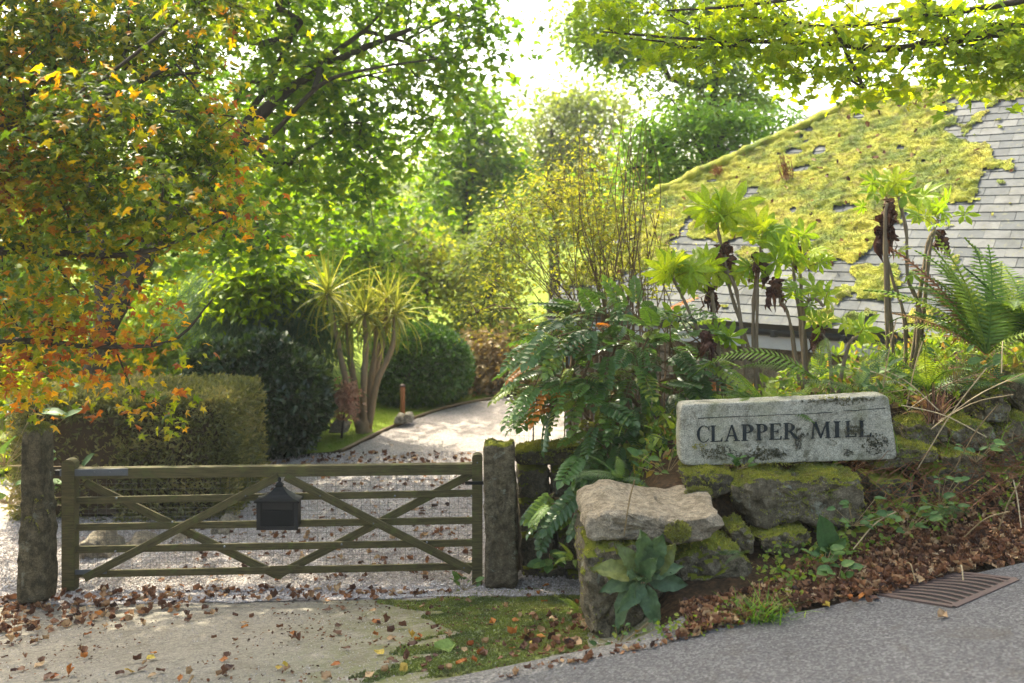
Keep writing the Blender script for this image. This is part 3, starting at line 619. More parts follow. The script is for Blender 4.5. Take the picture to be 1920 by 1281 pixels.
for _ in range(3):
    pb = np.pad(bl, 1, mode='edge'); bl = (pb[:-2, 1:-1] + pb[2:, 1:-1] + pb[1:-1, :-2] + pb[1:-1, 2:] + 2 * bl) / 6
lump = fbm(np.stack((T * 5, S * 9, T * 0), -1), 4); finen = pnoise(np.stack((T * 30, S * 30, T * 0), -1))
Hh = np.clip(bl, 0, 1) ** .6 * (.034 + .027 * lump + .007 * finen) + .02 * sstep(.5, 0, np.abs(T - left_edge(S))) * bl + .05 * sstep(SR - .25, SR, S) * bl - .002
P = roof(T, S, Hh); a, b = T.shape; i = np.arange(a - 1)[:, None] * b; j = np.arange(b - 1)[None]
Fa = np.stack((i + j, i + b + j, i + b + j + 1, i + j + 1), -1).reshape(-1, 4); thr_ = (.14 + .30 * np.maximum(0, fbm(np.stack((T * 11, S * 13, T * 0 + 2), -1), 3))).ravel(); keep = (bl.ravel() - thr_)[Fa].min(1) > 0
Fm = Fa[keep]; used = np.unique(Fm); remap = np.full(a * b, -1); remap[used] = np.arange(len(used)); Vm = P.reshape(-1, 3)[used]; Fm = remap[Fm]
g = Geo(); g.add(Vm, Fm)
pp, nn = sample_on(Vm, Fm, 90000, lambda c, m: np.ones(len(c)), rng); nn = np.sign(nn @ RN)[:, None] * nn
V2, F2, _ = scatter_leaves(TUFT, pp - nn * .003, unit(nn + rng.normal(size=nn.shape) * .5 + (0, 0, .2)), rng.normal(size=nn.shape), rng.uniform(.007, .018, len(pp)), np.zeros(len(pp)))
g.add(V2, F2)
# ridge and hip roll of moss
for path, r in ((roof(np.linspace(.33, 3.05, 60), np.interp(np.linspace(.33, 3.05, 60), [.33, 3.05], [2.28, SR]), .0), .10), (roof(np.linspace(3.0, TMAX, 80), SR, .0), .10)):
    g.add(*tube(path, r * (1 + .3 * fbm(path * 3, 3)), 9, wob=.35))
g.obj('moss', M['roof_moss'], rf, True, 'stuff')
# slates
EXP = .152; me_sl = []
for q in range(4):
    V, Fa = box((0, .15, 0), .2600 - .001 * q, .30, .009); V[:, 0] += (V[:, 1] > .1) * .002 * q; me_sl.append(np_mesh('slate', V, np.vstack((Fa[:, [0, 1, 2]], Fa[:, [0, 2, 3]])), M['slate']))
cand = []
for jn in range(int(SR / EXP) + 1):
    s0 = jn * EXP - .02
    for kk in range(-2, 30):
        t0 = kk * .262 + (.131 if jn % 2 else 0)
        if t0 < left_edge(max(s0, 0)) + .06 or t0 > TMAX - .1 or s0 + .2 > SR: continue
        cand.append((t0, s0))
cand = np.array(cand); cc = roof(cand[:, 0], cand[:, 1] + .07); px, py = proj(cc); cov = moss_mask(cc).astype(float)
for dtt, dss in ((.12, 0), (-.12, 0), (0, .08), (0, -.06)): cov += moss_mask(roof(cand[:, 0] + dtt, cand[:, 1] + .07 + dss))
score = cov * 100 + (px > 1925) * 300 + (px < 1180) * 50 - 0.01 * px; order = np.argsort(score); g = Geo()
tilt = math.asin(.0175 / .3); ct, stl = math.cos(tilt), math.sin(tilt)
for q, k in enumerate(order):
    t0, s0 = cand[k]; yaw = rng.normal(0, .005); U2 = RU * ct - RN * stl; N2 = RN * ct + RU * stl
    E2 = RE * math.cos(yaw) + U2 * math.sin(yaw); U3 = np.cross(N2, E2); Rm = rot_cols(E2, U3, N2); loc = roof(t0, s0 + rng.normal(0, .003), -.004 + rng.normal(0, .0007))
    if q < 298: inst('slate', me_sl[k % 4], rf, loc, Rm)
    else: V, Fa = box((0, .15, 0), .253, .30, .009); g.add(V @ Rm.T + loc, Fa)
o = g.obj('slating', M['slate'], rf, False, 'stuff')
# gutter, fascia, soffit, downpipe
gp = roof(np.array((-.1, TMAX)), -.05, -.075); th = np.linspace(math.pi * .95, math.pi * 2.05, 9); prof = np.stack((.062 * np.cos(th), .062 * np.sin(th)), -1); prof = np.vstack((prof, prof[::-1] * .88))
V = np.vstack([p + prof[:, :1] * RH[None] + prof[:, 1:] * np.array((0, 0, 1.)) for p in gp]); k = len(prof)
Fa = np.array([(q, (q + 1) % k, k + (q + 1) % k, k + q) for q in range(k)]); gut = obj('gutter', V, Fa, M['gutter'], mill)
for tq in (1.2, 3.2, 4.0, 5.4):
    V, Fa = box(roof(tq, -.05, -.075) + np.array((0, 0, -.03)), .05, .145, .075, rot_cols(RE, RH, np.array((0, 0, 1.)))); obj('gutter_bracket', V, Fa, M['gutter'], gut)
fc = roof((TMAX - .1) / 2, 0, -.02) + RH * .03 + np.array((0, 0, -.185)); V, Fa = box(fc, TMAX + .1, .025, .20, rot_cols(RE, RH, np.array((0, 0, 1.)))); obj('fascia', V, Fa, M['fascia'], mill)
pa = roof(.16, 0, 0) + RH * .16; V, Fa = tube(smooth_path([pa + (0, 0, -.12), pa + (0, 0, -.3), pa + (0, 0, -1.0), pa * (1, 1, 0) + (0, 0, .02)], 16), .036, 10); dp = obj('downpipe', V, Fa, M['pipe'], mill, None, True)
# walls: mortar core and rough granite blocks in front
core = [(0.06, TMAX - .1, .27)]
Rw = rot_cols(RE, RH, np.array((0, 0, 1.)))
c0 = RO + RE * (TMAX / 2) + RH * (.3 + 2.7); c0[2] = .82; V, Fa = box(c0, TMAX - .15, 5.4, 2.0, Rw); wl = obj('wall', V, Fa, M['mortar'], mill)
gable = np.array([roof(.075, .35), roof(.3, 2.2, -.14), roof(.3, 2.2, -.14) + RH * 3.4, roof(.075, .35) + RH * 5.0]); gable[[0, 3], 2] = 1.8; V = np.vstack((gable, gable + RE * .3))
obj('gable', V, np.array([(0, 1, 2, 3), (4, 7, 6, 5), (0, 4, 5, 1), (1, 5, 6, 2), (2, 6, 7, 3), (3, 7, 4, 0)]), M['house_stone'], mill)
zc = .0; row = 0
while zc < 1.74:
    hgt = rng.uniform(.20, .32); hgt = min(hgt, 1.78 - zc); tcur = .02 - (row % 2) * .0
    while tcur < TMAX - .5:
        wd = rng.uniform(.30, .62)
        if wd and tcur < 5.6:
            x0, x1 = tcur + .012, tcur + wd - .012; o2 = [(x0, zc + .01), ((x0 + x1) / 2, zc + .012), (x1, zc + .012), (x1, zc + hgt - .012), ((x0 + x1) / 2, zc + hgt - .01), (x0, zc + hgt - .012)]
            V, Fa = stone_geom(o2, 0, .14, .012, seed=row * 31 + tcur, nth=20, px=False)
            obj('wall_stone', RO * (1, 1, 0) + V[:, :1] * RE + (V[:, 1:2] + .24) * RH + V[:, 2:] * np.array((0, 0, 1.)), Fa, M['house_stone'], wl, None, True)
        tcur += wd
    zc += hgt; row += 1

# ------------------------------------------------------------------ gateposts, low wall, roadside wall
def stone_obj(name, parent, mat, *a, moss=0, msize=.02, thr=.4, mkind='moss', amt=.5, **kw):
    V, Fa = stone_geom(*a, **kw); o = obj(name, V, Fa, mat, parent, None, True); o.data.set_sharp_from_angle(angle=math.radians(17))
    if moss: moss_on(V, Fa, moss, o, msize, thr, kw.get('seed', 0), amt=amt)
    return o
V, Fa = stone_geom([(38, 803), (50, 796), (70, 796), (78, 812), (78, 900), (84, 985), (88, 1135), (28, 1135), (32, 1000), (36, 900)], 7.55, .22, .022, seed=3, nth=70)
gp1 = tag(obj('gatepost', V, Fa, M['post_stone'], None, None, True, origin=(-4.0, 7.7, 0)), 'tall dark mossy granite gatepost standing left of the wooden gate', 'gatepost')
moss_on(V, Fa, 1500, gp1, .016, .3, 5)
V, Fa = stone_geom([(906, 836), (912, 829), (930, 832), (948, 838), (965, 828), (966, 880), (970, 1000), (972, 1110), (908, 1110), (909, 1000), (905, 900)], 7.85, .30, .020, seed=8, nth=70)
gp2 = tag(obj('gatepost', V, Fa, M['granite'], None, None, True, origin=(-.1, 8.0, 0)), 'rough granite gatepost with a notched top, between gate latch and low wall', 'gatepost')
moss_on(V, Fa, 350, gp2, .016, .55, 6)
lw = thing('garden_wall', 'low dark stone wall with a mossy top, joining the right gatepost to the roadside boulders', 'stone wall', (.3, 8.3, 0))
low = [[(966, 852), (1010, 842), (1088, 838), (1090, 868), (1040, 876), (968, 874)], [(968, 878), (1030, 880), (1032, 935), (970, 938)], [(1035, 880), (1092, 872), (1094, 940), (1036, 938)],
       [(972, 942), (1010, 942), (1012, 1000), (974, 1002)], [(1014, 942), (1060, 944), (1062, 990), (1015, 1000)], [(1063, 944), (1120, 944), (1122, 1000), (1064, 1000)],
       [(975, 1006), (1040, 1004), (1042, 1060), (976, 1064)], [(1044, 1004), (1120, 1004), (1122, 1070), (1046, 1075)], [(976, 1066), (1060, 1066), (1062, 1120), (978, 1120)], [(1064, 1076), (1130, 1074), (1132, 1125), (1064, 1125)], [(1092, 842), (1190, 850), (1190, 935), (1096, 940)]]
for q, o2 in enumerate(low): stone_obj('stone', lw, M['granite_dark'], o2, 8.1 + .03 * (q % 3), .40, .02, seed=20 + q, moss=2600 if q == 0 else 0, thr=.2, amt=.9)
V, Fa = bbox((.42, 8.4, .35), 1.0, .2, .8, .05); obj('core', V, Fa, M['mortar'], lw)

bw = thing('boulder_wall', 'roadside bank wall of large rough boulders and mossy granite blocks beside the lane', 'stone wall', (1.4, 6.1, .9))
S = [  # outline, Y, depth, material, rough, moss tufts
    ([(1087, 992), (1098, 972), (1150, 952), (1220, 966), (1300, 976), (1358, 962), (1366, 985), (1345, 1016), (1280, 1028), (1180, 1020), (1096, 1020)], 5.45, .72, 'granite_pale', .035, 0),
    ([(1088, 1034), (1130, 1026), (1240, 1030), (1258, 1060), (1250, 1130), (1205, 1190), (1135, 1216), (1105, 1206), (1092, 1110)], 5.42, .62, 'granite', .045, 900),
    ([(1262, 1052), (1325, 1024), (1395, 1034), (1425, 1072), (1402, 1118), (1330, 1134), (1272, 1124)], 5.60, .50, 'granite', .035, 700),
    ([(1262, 1136), (1350, 1132), (1375, 1140), (1372, 1162), (1280, 1180)], 5.62, .4, 'granite_dark', .02, 0),
    ([(1374, 912), (1420, 896), (1560, 892), (1628, 900), (1632, 965), (1600, 988), (1480, 992), (1420, 1006), (1396, 970)], 5.95, .42, 'granite', .035, 5200),
    ([(1422, 1014), (1465, 998), (1522, 998), (1532, 1020), (1500, 1044), (1440, 1042)], 5.85, .35, 'granite', .02, 500),
    ([(1283, 892), (1330, 884), (1372, 890), (1376, 920), (1330, 940), (1290, 930)], 6.05, .40, 'granite_dark', .03, 2200),
    ([(1366, 1000), (1398, 985), (1418, 1010), (1412, 1040), (1372, 1030)], 5.80, .30, 'granite', .02, 250),
    ([(1640, 905), (1690, 898), (1722, 905), (1722, 958), (1690, 975), (1645, 972)], 6.10, .35, 'granite_dark', .03, 0),
    ([(1640, 848), (1690, 842), (1760, 842), (1768, 864), (1705, 882), (1640, 884)], 6.22, .42, 'granite', .02, 3200),
    ([(1726, 890), (1800, 870), (1850, 880), (1850, 955), (1740, 965)], 6.30, .35, 'granite_dark', .03, 300),
    ([(1790, 808), (1825, 792), (1862, 798), (1872, 832), (1842, 852), (1798, 842)], 6.55, .40, 'granite', .025, 900),
    ([(1872, 815), (1905, 790), (1965, 780), (1980, 850), (1930, 880), (1880, 876)], 6.65, .45, 'granite', .03, 1200),
    ([(1856, 885), (1920, 884), (1990, 870), (1995, 950), (1870, 955)], 6.5, .35, 'granite_dark', .03, 300),
    ([(1772, 858), (1812, 850), (1850, 858), (1852, 888), (1800, 900), (1774, 890)], 6.30, .35, 'granite', .025, 900),
    ([(1700, 800), (1745, 790), (1785, 800), (1788, 832), (1740, 842), (1702, 836)], 6.50, .35, 'granite', .025, 900),
    ([(1905, 700), (1960, 690), (2010, 720), (1995, 775), (1930, 785), (1900, 750)], 6.9, .4, 'granite', .03, 900),
    ([(1842, 742), (1885, 735), (1905, 765), (1895, 795), (1850, 796)], 6.7, .35, 'granite', .03, 800),
    ([(1995, 780), (2080, 760), (2110, 860), (2060, 930), (2000, 920)], 6.8, .45, 'granite', .03, 400),
    ([(1640, 980), (1720, 972), (1740, 1010), (1650, 1030)], 6.0, .3, 'granite_dark', .03, 0),
    ([(1530, 1000), (1630, 992), (1636, 1040), (1540, 1060)], 5.95, .3, 'granite_dark', .03, 0),
    ([(1425, 1052), (1520, 1048), (1530, 1090), (1430, 1110)], 5.85, .3, 'granite_dark', .03, 0),
    ([(1120, 1000), (1090, 1080), (1140, 1140), (1200, 1000)], 6.2, 1.3, 'granite_dark', .04, 0),
    ([(1130, 960), (1120, 1060), (1230, 1060), (1260, 960)], 7.2, .9, 'granite_dark', .04, 300)]
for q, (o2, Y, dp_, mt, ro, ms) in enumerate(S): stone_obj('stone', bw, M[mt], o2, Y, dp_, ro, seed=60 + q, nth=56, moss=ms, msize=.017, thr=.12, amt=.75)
# moss patches low on the pale top boulder
rg = np.random.default_rng(5)
for (cx, cyp, rx, ry, Yp) in ((1272, 998, 24, 20, 5.43), (1310, 925, 26, 12, 5.95)):
    n = 900; a = rg.random(n) * 6.28; r = rg.random(n) ** .5; p = np.array([at(cx + rx * rr_ * math.cos(aa), cyp + ry * rr_ * math.sin(aa), Yp) for aa, rr_ in zip(a, r)]); p[:, 1] += rg.uniform(0, .03, n)
    V2, F2, r2 = scatter_leaves(TUFT, p, unit(rg.normal(size=(n, 3)) * .5 + (0, -.8, .4)), rg.normal(size=(n, 3)), rg.uniform(.012, .022, n), rg.random(n))
    obj('moss', V2, F2, M['stone_moss'], bw, r2, False, 'stuff')

# ------------------------------------------------------------------ the name stone
def sign_mat():
    m, nt, out = new_mat("sign_stone"); v = coords(nt)
    n = noise(nt, v, 6, 6, .7); f = noise(nt, v, 120, 3, .7); col = mixc(nt, n, (.24, .225, .165), (.47, .44, .345))
    col = mixc(nt, .8, col, ramp(nt, f, [(.34, g1(.3)), (.52, g1(1)), (.68, g1(1.5))]), 'MULTIPLY')
    col = mixc(nt, .7, col, ramp(nt, noise(nt, v, 34, 5, .75), [(.35, g1(.5)), (.5, g1(1)), (.68, g1(1.3))]), 'MULTIPLY')
    l = noise(nt, v, 5.5, 6, .75, .7); col = mixc(nt, ramp(nt, l, [(.50, g1(0)), (.64, g1(.8))]), col, (.075, .07, .04))
    y = noise(nt, v, 3.1, 4, .6); col = mixc(nt, ramp(nt, y, [(.52, g1(0)), (.7, g1(.45))]), col, (.22, .22, .10))
    finish(nt, out, col, .92, math_n(nt, 'ADD', n, f), .5, .006, .15); return m
M['sign_stone'] = sign_mat(); M['letter_black'] = plain_mat("letter_black", (.025, .03, .03), .8, .1, 0, .5, 60)
SY = 6.2
sign = thing('name_stone', 'long pale granite name stone lettered CLAPPER MILL, lying on the mossy wall', 'stone sign', at(1478, 866, SY))
fo = [(1274, 766), (1278, 759), (1400, 754), (1540, 748), (1660, 741), (1669, 745), (1676, 800), (1684, 856), (1679, 862), (1560, 866), (1400, 872), (1284, 874), (1276, 866), (1274, 820)]
V, Fa = stone_geom(fo, SY, .17, .003, seed=2, nth=150, fine=.16, rings=[(0, -1), (.25, -1), (.5, -1), (.75, -1), (.9, -1), (.965, -1), (.985, -.97), (.995, -.9), (1, -.75), (1, -.3), (1, .3), (.995, .8), (.96, 1), (.5, 1), (0, 1)])
fr = np.abs(V[:, 1] - SY) < .03
obj('slab', V, Fa, M['sign_stone'], sign, None, True)
def glyph(ch):
    T_, t_ = .17, .055; L = []
    def rect(x0, y0, x1, y1): L.append([(x0, y0), (x1, y0), (x1, y1), (x0, y1)])
    def stem(x, w=T_, y0=0, y1=1): rect(x, y0, x + w, y1); rect(x - .07, y0, x + w + .07, y0 + .045) if y0 == 0 else None; rect(x - .07, y1 - .045, x + w + .07, y1)
    def arc(cx, cy_, rx, ry, a0, a1, wfun, n=18):
        th = np.linspace(a0, a1, n)
        for p, q in zip(th[:-1], th[1:]):
            w1, w2 = wfun(p), wfun(q)
            L.append([(cx + rx * math.cos(p), cy_ + ry * math.sin(p)), (cx + rx * math.cos(q), cy_ + ry * math.sin(q)), (cx + (rx - w2) * math.cos(q), cy_ + (ry - w2 * .55) * math.sin(q)), (cx + (rx - w1) * math.cos(p), cy_ + (ry - w1 * .55) * math.sin(p))])
    if ch == 'I': stem(.12); return L, .42
    if ch == 'L': stem(.1); rect(.2, 0, .66, .05); L.append([(.60, 0), (.70, 0), (.72, .22), (.68, .22)]); return L, .74
    if ch == 'E':
        stem(.1); rect(.2, 0, .62, .05); rect(.2, .95, .60, 1); rect(.2, .48, .50, .53); L.append([(.58, 0), (.66, 0), (.68, .22), (.64, .22)]); L.append([(.56, 1), (.62, 1), (.62, .80), (.585, .80)]); L.append([(.47, .40), (.51, .40), (.51, .61), (.47, .61)]); return L, .70
    if ch in 'PR':
        stem(.1); arc(.30, .735, .34, .265, -math.pi / 2, math.pi / 2, lambda a: .055 + .13 * max(0, math.cos(a)))
        rect(.2, .945, .32, 1); rect(.2, .47, .32, .525)
        if ch == 'R': L.append([(.30, .48), (.47, .48), (.84, 0), (.64, 0)]); rect(.62, 0, .92, .045); return L, .90
        return L, .70
    if ch == 'A': L.append([(.08, 0), (.15, 0), (.47, 1), (.40, 1)]); L.append([(.64, 0), (.83, 0), (.50, 1), (.40, 1)]); rect(.22, .32, .66, .37); rect(0, 0, .24, .045); rect(.56, 0, .92, .045); return L, .92
    if ch == 'M': L.append([(.08, 0), (.14, 0), (.22, 1), (.15, 1)]); L.append([(.15, 1), (.34, 1), (.66, .05), (.56, .0)]); L.append([(.54, 0), (.62, .0), (.98, 1), (.90, 1)]); L.append([(.88, 1), (1.04, 1), (1.12, 0), (.94, 0)]); rect(.0, 0, .24, .045); rect(.86, 0, 1.20, .045); rect(.08, .955, .26, 1); rect(.92, .955, 1.12, 1); return L, 1.2
    if ch == 'C': arc(.46, .5, .44, .52, .62, 2 * math.pi - .62, lambda a: .05 + .13 * max(0, -math.cos(a)), 30); L.append([(.78, .72), (.84, .70), (.84, .98), (.80, .98)]); return L, .88
letters = [('C', 1306, 1331), ('L', 1331, 1355), ('A', 1358, 1387), ('P', 1389, 1415), ('P', 1416, 1441), ('E', 1441, 1466), ('R', 1468, 1499), ('M', 1520, 1558), ('I', 1561, 1578), ('L', 1584, 1606), ('L', 1609, 1634)]
for ch, x0, x1 in letters:
    L, wdt = glyph(ch); yb_ = 829.5 - (x0 - 1306) * .0345; hgt = 30.5; g = Geo()
    for q, poly in enumerate(L):
        pts = [at(x0 + px_ / wdt * (x1 - x0), yb_ - py_ * hgt - px_ / wdt * (x1 - x0) * .0345, SY) for px_, py_ in poly]
        pts = np.array(pts); pts[:, 1] = SY - .007 - .00025 * (q % 9); b_ = pts + (0, .03, 0)
        V = np.vstack((pts, b_)); g.add(V, np.array([(0, 1, 2, 3), (0, 4, 5, 1), (1, 5, 6, 2), (2, 6, 7, 3), (3, 7, 4, 0)]))
    g.obj('letter', M['letter_black'], sign)
for cx0, cy0, cx1, cy1 in ((1308, 785, 1560, 772), (1582, 771, 1660, 767)):
    xs_ = np.linspace(cx0, cx1, 26); yl_ = cy0 + (cy1 - cy0) * np.linspace(0, 1, 26) + np.cumsum(rng.normal(0, .25, 26)); tp_ = np.array([at(x, y, SY - .0052) for x, y in zip(xs_, yl_)]); wd2 = rng.uniform(.0012, .0032, 26); V = np.vstack((tp_ + np.stack((wd2 * 0, wd2 * 0, wd2), -1), tp_ - np.stack((wd2 * 0, wd2 * 0, wd2), -1))); i = np.arange(25)
    obj('crack', V, np.stack((i, i + 26, i + 27, i + 1), -1), M['letter_black'], sign)
M['dark_moss'] = moss_mat("dark_moss", (.035, .032, .012), (.06, .055, .015), (.10, .09, .02))
def moss_blotch(pts, n, Y, mat, parent, size=.010, seed=0):
    rg = np.random.default_rng(seed); P = []
    for (cx, cyp, rx, ry) in pts:
        k = int(n * rx * ry / sum(q[2] * q[3] for q in pts)); 
        a = rg.random(k) * 6.28; r = rg.random(k) ** .6; q = np.stack((cx + rx * r * np.cos(a), cyp + ry * r * np.sin(a)), -1)
        kp = fbm(np.stack((q[:, 0] * .12, q[:, 1] * .12, q[:, 0] * 0 + seed), -1), 3) > -.05 - .5 * (1 - r); P.append(q[kp])
    P = np.vstack(P); p = np.stack(((P[:, 0] - 960) / FPX * Y, np.full(len(P), Y - .004), ZC + (HOR - P[:, 1]) / FPX * Y), -1)
    V2, F2, r2 = scatter_leaves(TUFT, p, unit(rg.normal(size=p.shape) * .8 + (0, -.6, .1)), rg.normal(size=p.shape), size * (.6 + .8 * rg.random(len(p))), rg.random(len(p)))
    obj('moss', V2, F2, mat, parent, r2, False, 'stuff')
moss_blotch([(1496, 822, 8, 22), (1502, 815, 14, 6), (1598, 808, 18, 12), (1616, 800, 6, 18), (1640, 832, 26, 20), (1430, 850, 30, 14), (1345, 848, 34, 14), (1400, 858, 40, 8), (1585, 752, 34, 8), (1530, 752, 30, 4), (1620, 748, 20, 5), (1560, 830, 8, 6), (1460, 848, 14, 10), (1590, 848, 10, 8)], 2600, SY, M['dark_moss'], sign, .011, 3)
moss_blotch([(1440, 870, 90, 4), (1560, 745, 40, 3), (1310, 838, 16, 6)], 500, SY, M['stone_moss'], sign, .010, 9)

# ------------------------------------------------------------------ five-bar gate
GY = 8.0; gate = thing('field_gate', 'wide olive weathered five-bar wooden gate with crossed braces closing the gravel drive', 'gate', at(512, 1095, GY))
def bar(name, x0, y0, x1, y1, hpx, thick, Y, parent=gate, mat='gate_wood', bev=.006):
    a, b = at(x0, y0, Y), at(x1, y1, Y); e = unit(b - a); L = np.linalg.norm(b - a); Rm = rot_cols(e, np.array((0., 1, 0)), np.cross(e, (0., 1, 0)))
    V, Fa = bbox((0, 0, 0), L, thick, hpx / FPX * Y, bev); V[:, 2] += .003 * np.sin(V[:, 0] * 3 + x0)
    o = obj(name, V, Fa, M[mat], None); o.matrix_basis = Matrix(np.vstack((np.hstack((Rm, ((a + b) / 2 - ORG[parent.name])[:, None])), (0, 0, 0, 1))).tolist()); o.parent = parent; ORG[o.name] = (a + b) / 2; return o
def stile(name, x, w, ytop, ybot, Y):
    c = at(x, ytop, Y); zb = at(x, ybot, Y)[2]; wd = w / FPX * Y; k = 10; th = np.linspace(0, math.pi, k); pr = [(-wd / 2, zb), (wd / 2, zb)] + [(wd / 2 * math.cos(q), c[2] - wd * .35 + wd * .35 * math.sin(q)) for q in th]
    n = len(pr); V = np.array([(c[0] + x_, Y - .045, z_) for x_, z_ in pr] + [(c[0] + x_, Y + .045, z_) for x_, z_ in pr]); g = Geo()
    g.add(V, np.array([(q, (q + 1) % n, n + (q + 1) % n, n + q) for q in range(n)])); g.add(V[:n], np.array([(0, q, q + 1) for q in range(1, n - 1)])); g.add(V[n:], np.array([(0, q + 1, q) for q in range(1, n - 1)]))
    return g.obj(name, M['gate_wood'], gate)
hs = stile('hinge_stile', 132, 24, 860, 1104, GY); ls = stile('latch_stile', 895, 19, 850, 1093, GY)
bar('top_rail', 122, 887, 888, 879, 20, .075, GY + .005)
for yl, yr in ((938, 925), (988, 976), (1030, 1018), (1076, 1062)): bar('rail', 142, yl, 887, yr, 13, .024, GY + .004)
BF = GY - .035
for x0, y0, x1, y1, dY in ((158, 1084, 522, 893, 0), (160, 905, 520, 1078, .062), (535, 893, 884, 1070, 0), (516, 1080, 886, 888, .062)): bar('brace', x0, y0, x1, y1, 15, .022, BF + dY)
fo2 = [(505, 1062), (560, 1060), (540, 1076), (525, 1087), (512, 1080)]; g = Geo(); A2 = np.array([at(x, y, BF - .014) for x, y in fo2]); B2 = A2 + (0, .012, 0); n = len(A2); V = np.vstack((A2, B2))
g.add(V, np.array([(q, (q + 1) % n, n + (q + 1) % n, n + q) for q in range(n)])); g.add(A2, np.array([(0, q, q + 1) for q in range(1, n - 1)])); g.obj('brace_foot', M['gate_wood'], gate)
bar('hinge_strap', 112, 886, 240, 885, 13, .008, GY - .037, mat='galv', bev=.002)
bar('hinge_strap', 118, 1073, 200, 1071, 9, .008, GY - .03, mat='galv', bev=.002)
bar('hinge_pin', 104, 886, 124, 886, 10, .03, GY, mat='iron_black', bev=.004)
bar('latch', 872, 905, 908, 905, 6, .02, GY - .05, mat='iron_black', bev=.003)
for x, y in ((150, 886), (176, 886), (205, 886), (228, 886), (895, 868), (740, 931), (884, 931), (800, 1018), (870, 1065), (700, 982), (322, 980), (217, 935), (215, 1035), (420, 1026), (640, 1022), (460, 930), (600, 930)):
    p = at(x, y, BF - .014); th = np.arange(8) * math.pi / 4; V = np.vstack((np.stack((p[0] + .009 * np.cos(th), np.full(8, p[1] + .02), p[2] + .009 * np.sin(th)), -1), np.stack((p[0] + .007 * np.cos(th), np.full(8, p[1]), p[2] + .007 * np.sin(th)), -1), [p - (0, .003, 0)]))
    obj('bolt', V, np.vstack(([(q, (q + 1) % 8, 8 + (q + 1) % 8) for q in range(8)], [(q, 8 + (q + 1) % 8, 8 + q) for q in range(8)], [(8 + q, 8 + (q + 1) % 8, 16) for q in range(8)])), M['galv'], gate)
A2, B2 = [], []
for x in np.arange(150, 885, 16.5): A2.append(at(x, 894 - (x - 150) * .013, GY + .03)); B2.append(at(x, 1074 - (x - 150) * .014, GY + .03))
for y in (903, 914, 950, 958, 966, 1000, 1008, 1042, 1052): A2.append(at(146, y + 5, GY + .03)); B2.append(at(886, y - 5, GY + .03))
V, Fa = frusta(A2, B2, np.full(len(A2), .0012), np.full(len(A2), .0012), 4); obj('wire_mesh', V, Fa, M['wire'], gate, None, False, 'stuff')

# ------------------------------------------------------------------ letter box on the gate
MY = 7.86; mb = thing('letter_box', 'black cast iron lantern-shaped letter box with a peaked roof, hung on the gate', 'letter box', at(520, 992, MY + .06))
cx = at(520, 950, MY)[0]
def zz(y): return float(at(520, y, MY)[2])
def boxz(x0, x1, y0, y1, dep, yoff=0.0, bev=.005): a, b = at(x0, y0, MY), at(x1, y1, MY); return bbox(((a[0] + b[0]) / 2, MY + yoff + dep / 2, (a[2] + b[2]) / 2), abs(b[0] - a[0]), dep, abs(a[2] - b[2]), bev)
obj('body', *boxz(483, 557, 940, 993, .15), M['iron_black'], mb)
g = Geo(); g.add(*boxz(481, 488, 940, 994, .006, -.006, .002)); g.add(*boxz(552, 559, 940, 994, .006, -.006, .002)); g.add(*boxz(488, 552, 987, 994, .006, -.006, .002)); g.obj('front_frame', M['box_trim'], mb)
obj('flap', *boxz(492, 548, 942, 955, .010, -.010, .003), M['box_trim'], mb)
obj('door', *boxz(492, 548, 958, 985, .005, -.005, .002), M['iron_black'], mb)
prof = [(0, 899), (2.5, 901), (3.2, 905), (2, 908), (6, 911), (7.5, 914), (6, 917), (10, 920), (14, 925), (20, 930), (29, 935), (42, 938.5), (42, 942), (36, 943)]
V = []
for wpx, ypx in prof:
    w = wpx / FPX * MY; dpt = .105 * (wpx / 42); yc = MY + .075
    V += [(cx - w, yc - dpt, zz(ypx)), (cx + w, yc - dpt, zz(ypx)), (cx + w, yc + dpt, zz(ypx)), (cx - w, yc + dpt, zz(ypx))]
Fa = [(4 * q + j, 4 * q + (j + 1) % 4, 4 * q + 4 + (j + 1) % 4, 4 * q + 4 + j) for q in range(len(prof) - 1) for j in range(4)]; obj('roof', np.array(V), np.array(Fa), M['iron_black'], mb)

# ------------------------------------------------------------------ drain grate, set in the edge of the lane
cor = [G(1648, 1120), G(1800, 1078), G(1906, 1090), G(1788, 1142)]
cor = [c + (0, 0, .016) for c in cor]; dr_ = thing('drain_grate', 'rusty iron drain grate with curved bars in the lane by the verge', 'drain grate', sum(cor) / 4)
def bil(u, v): return cor[0] * (1 - u) * (1 - v) + cor[1] * u * (1 - v) + cor[2] * u * v + cor[3] * (1 - u) * v
def flatbar(path, w, h, name, mat):
    path = np.array(path); Tn = unit(np.gradient(path, axis=0)); Sd = unit(np.cross(Tn, (0, 0, 1.))); n = len(path); V = np.concatenate([path + Sd * w / 2, path - Sd * w / 2, path - Sd * w / 2 - (0, 0, h), path + Sd * w / 2 - (0, 0, h)]); i = np.arange(n - 1); Fa = np.vstack([np.stack((i + a * n, i + 1 + a * n, i + 1 + b * n, i + b * n), -1) for a, b in ((0, 1), (1, 2), (2, 3), (3, 0))]); Fa = np.vstack((Fa, [(0, n, 2 * n, 3 * n), (n - 1, 4 * n - 1, 3 * n - 1, 2 * n - 1)])); return obj(name, V, Fa, mat, dr_)
us = np.linspace(0, 1, 24)
V = np.array([bil(-.03, -.03), bil(1.03, -.03), bil(1.03, 1.03), bil(-.03, 1.03)]) - (0, 0, .006); obj('pit_shade', V, np.array([(0, 1, 2, 3)]), M['iron_black'], dr_)  # flat black sheet under the bars paints the shade inside the drain
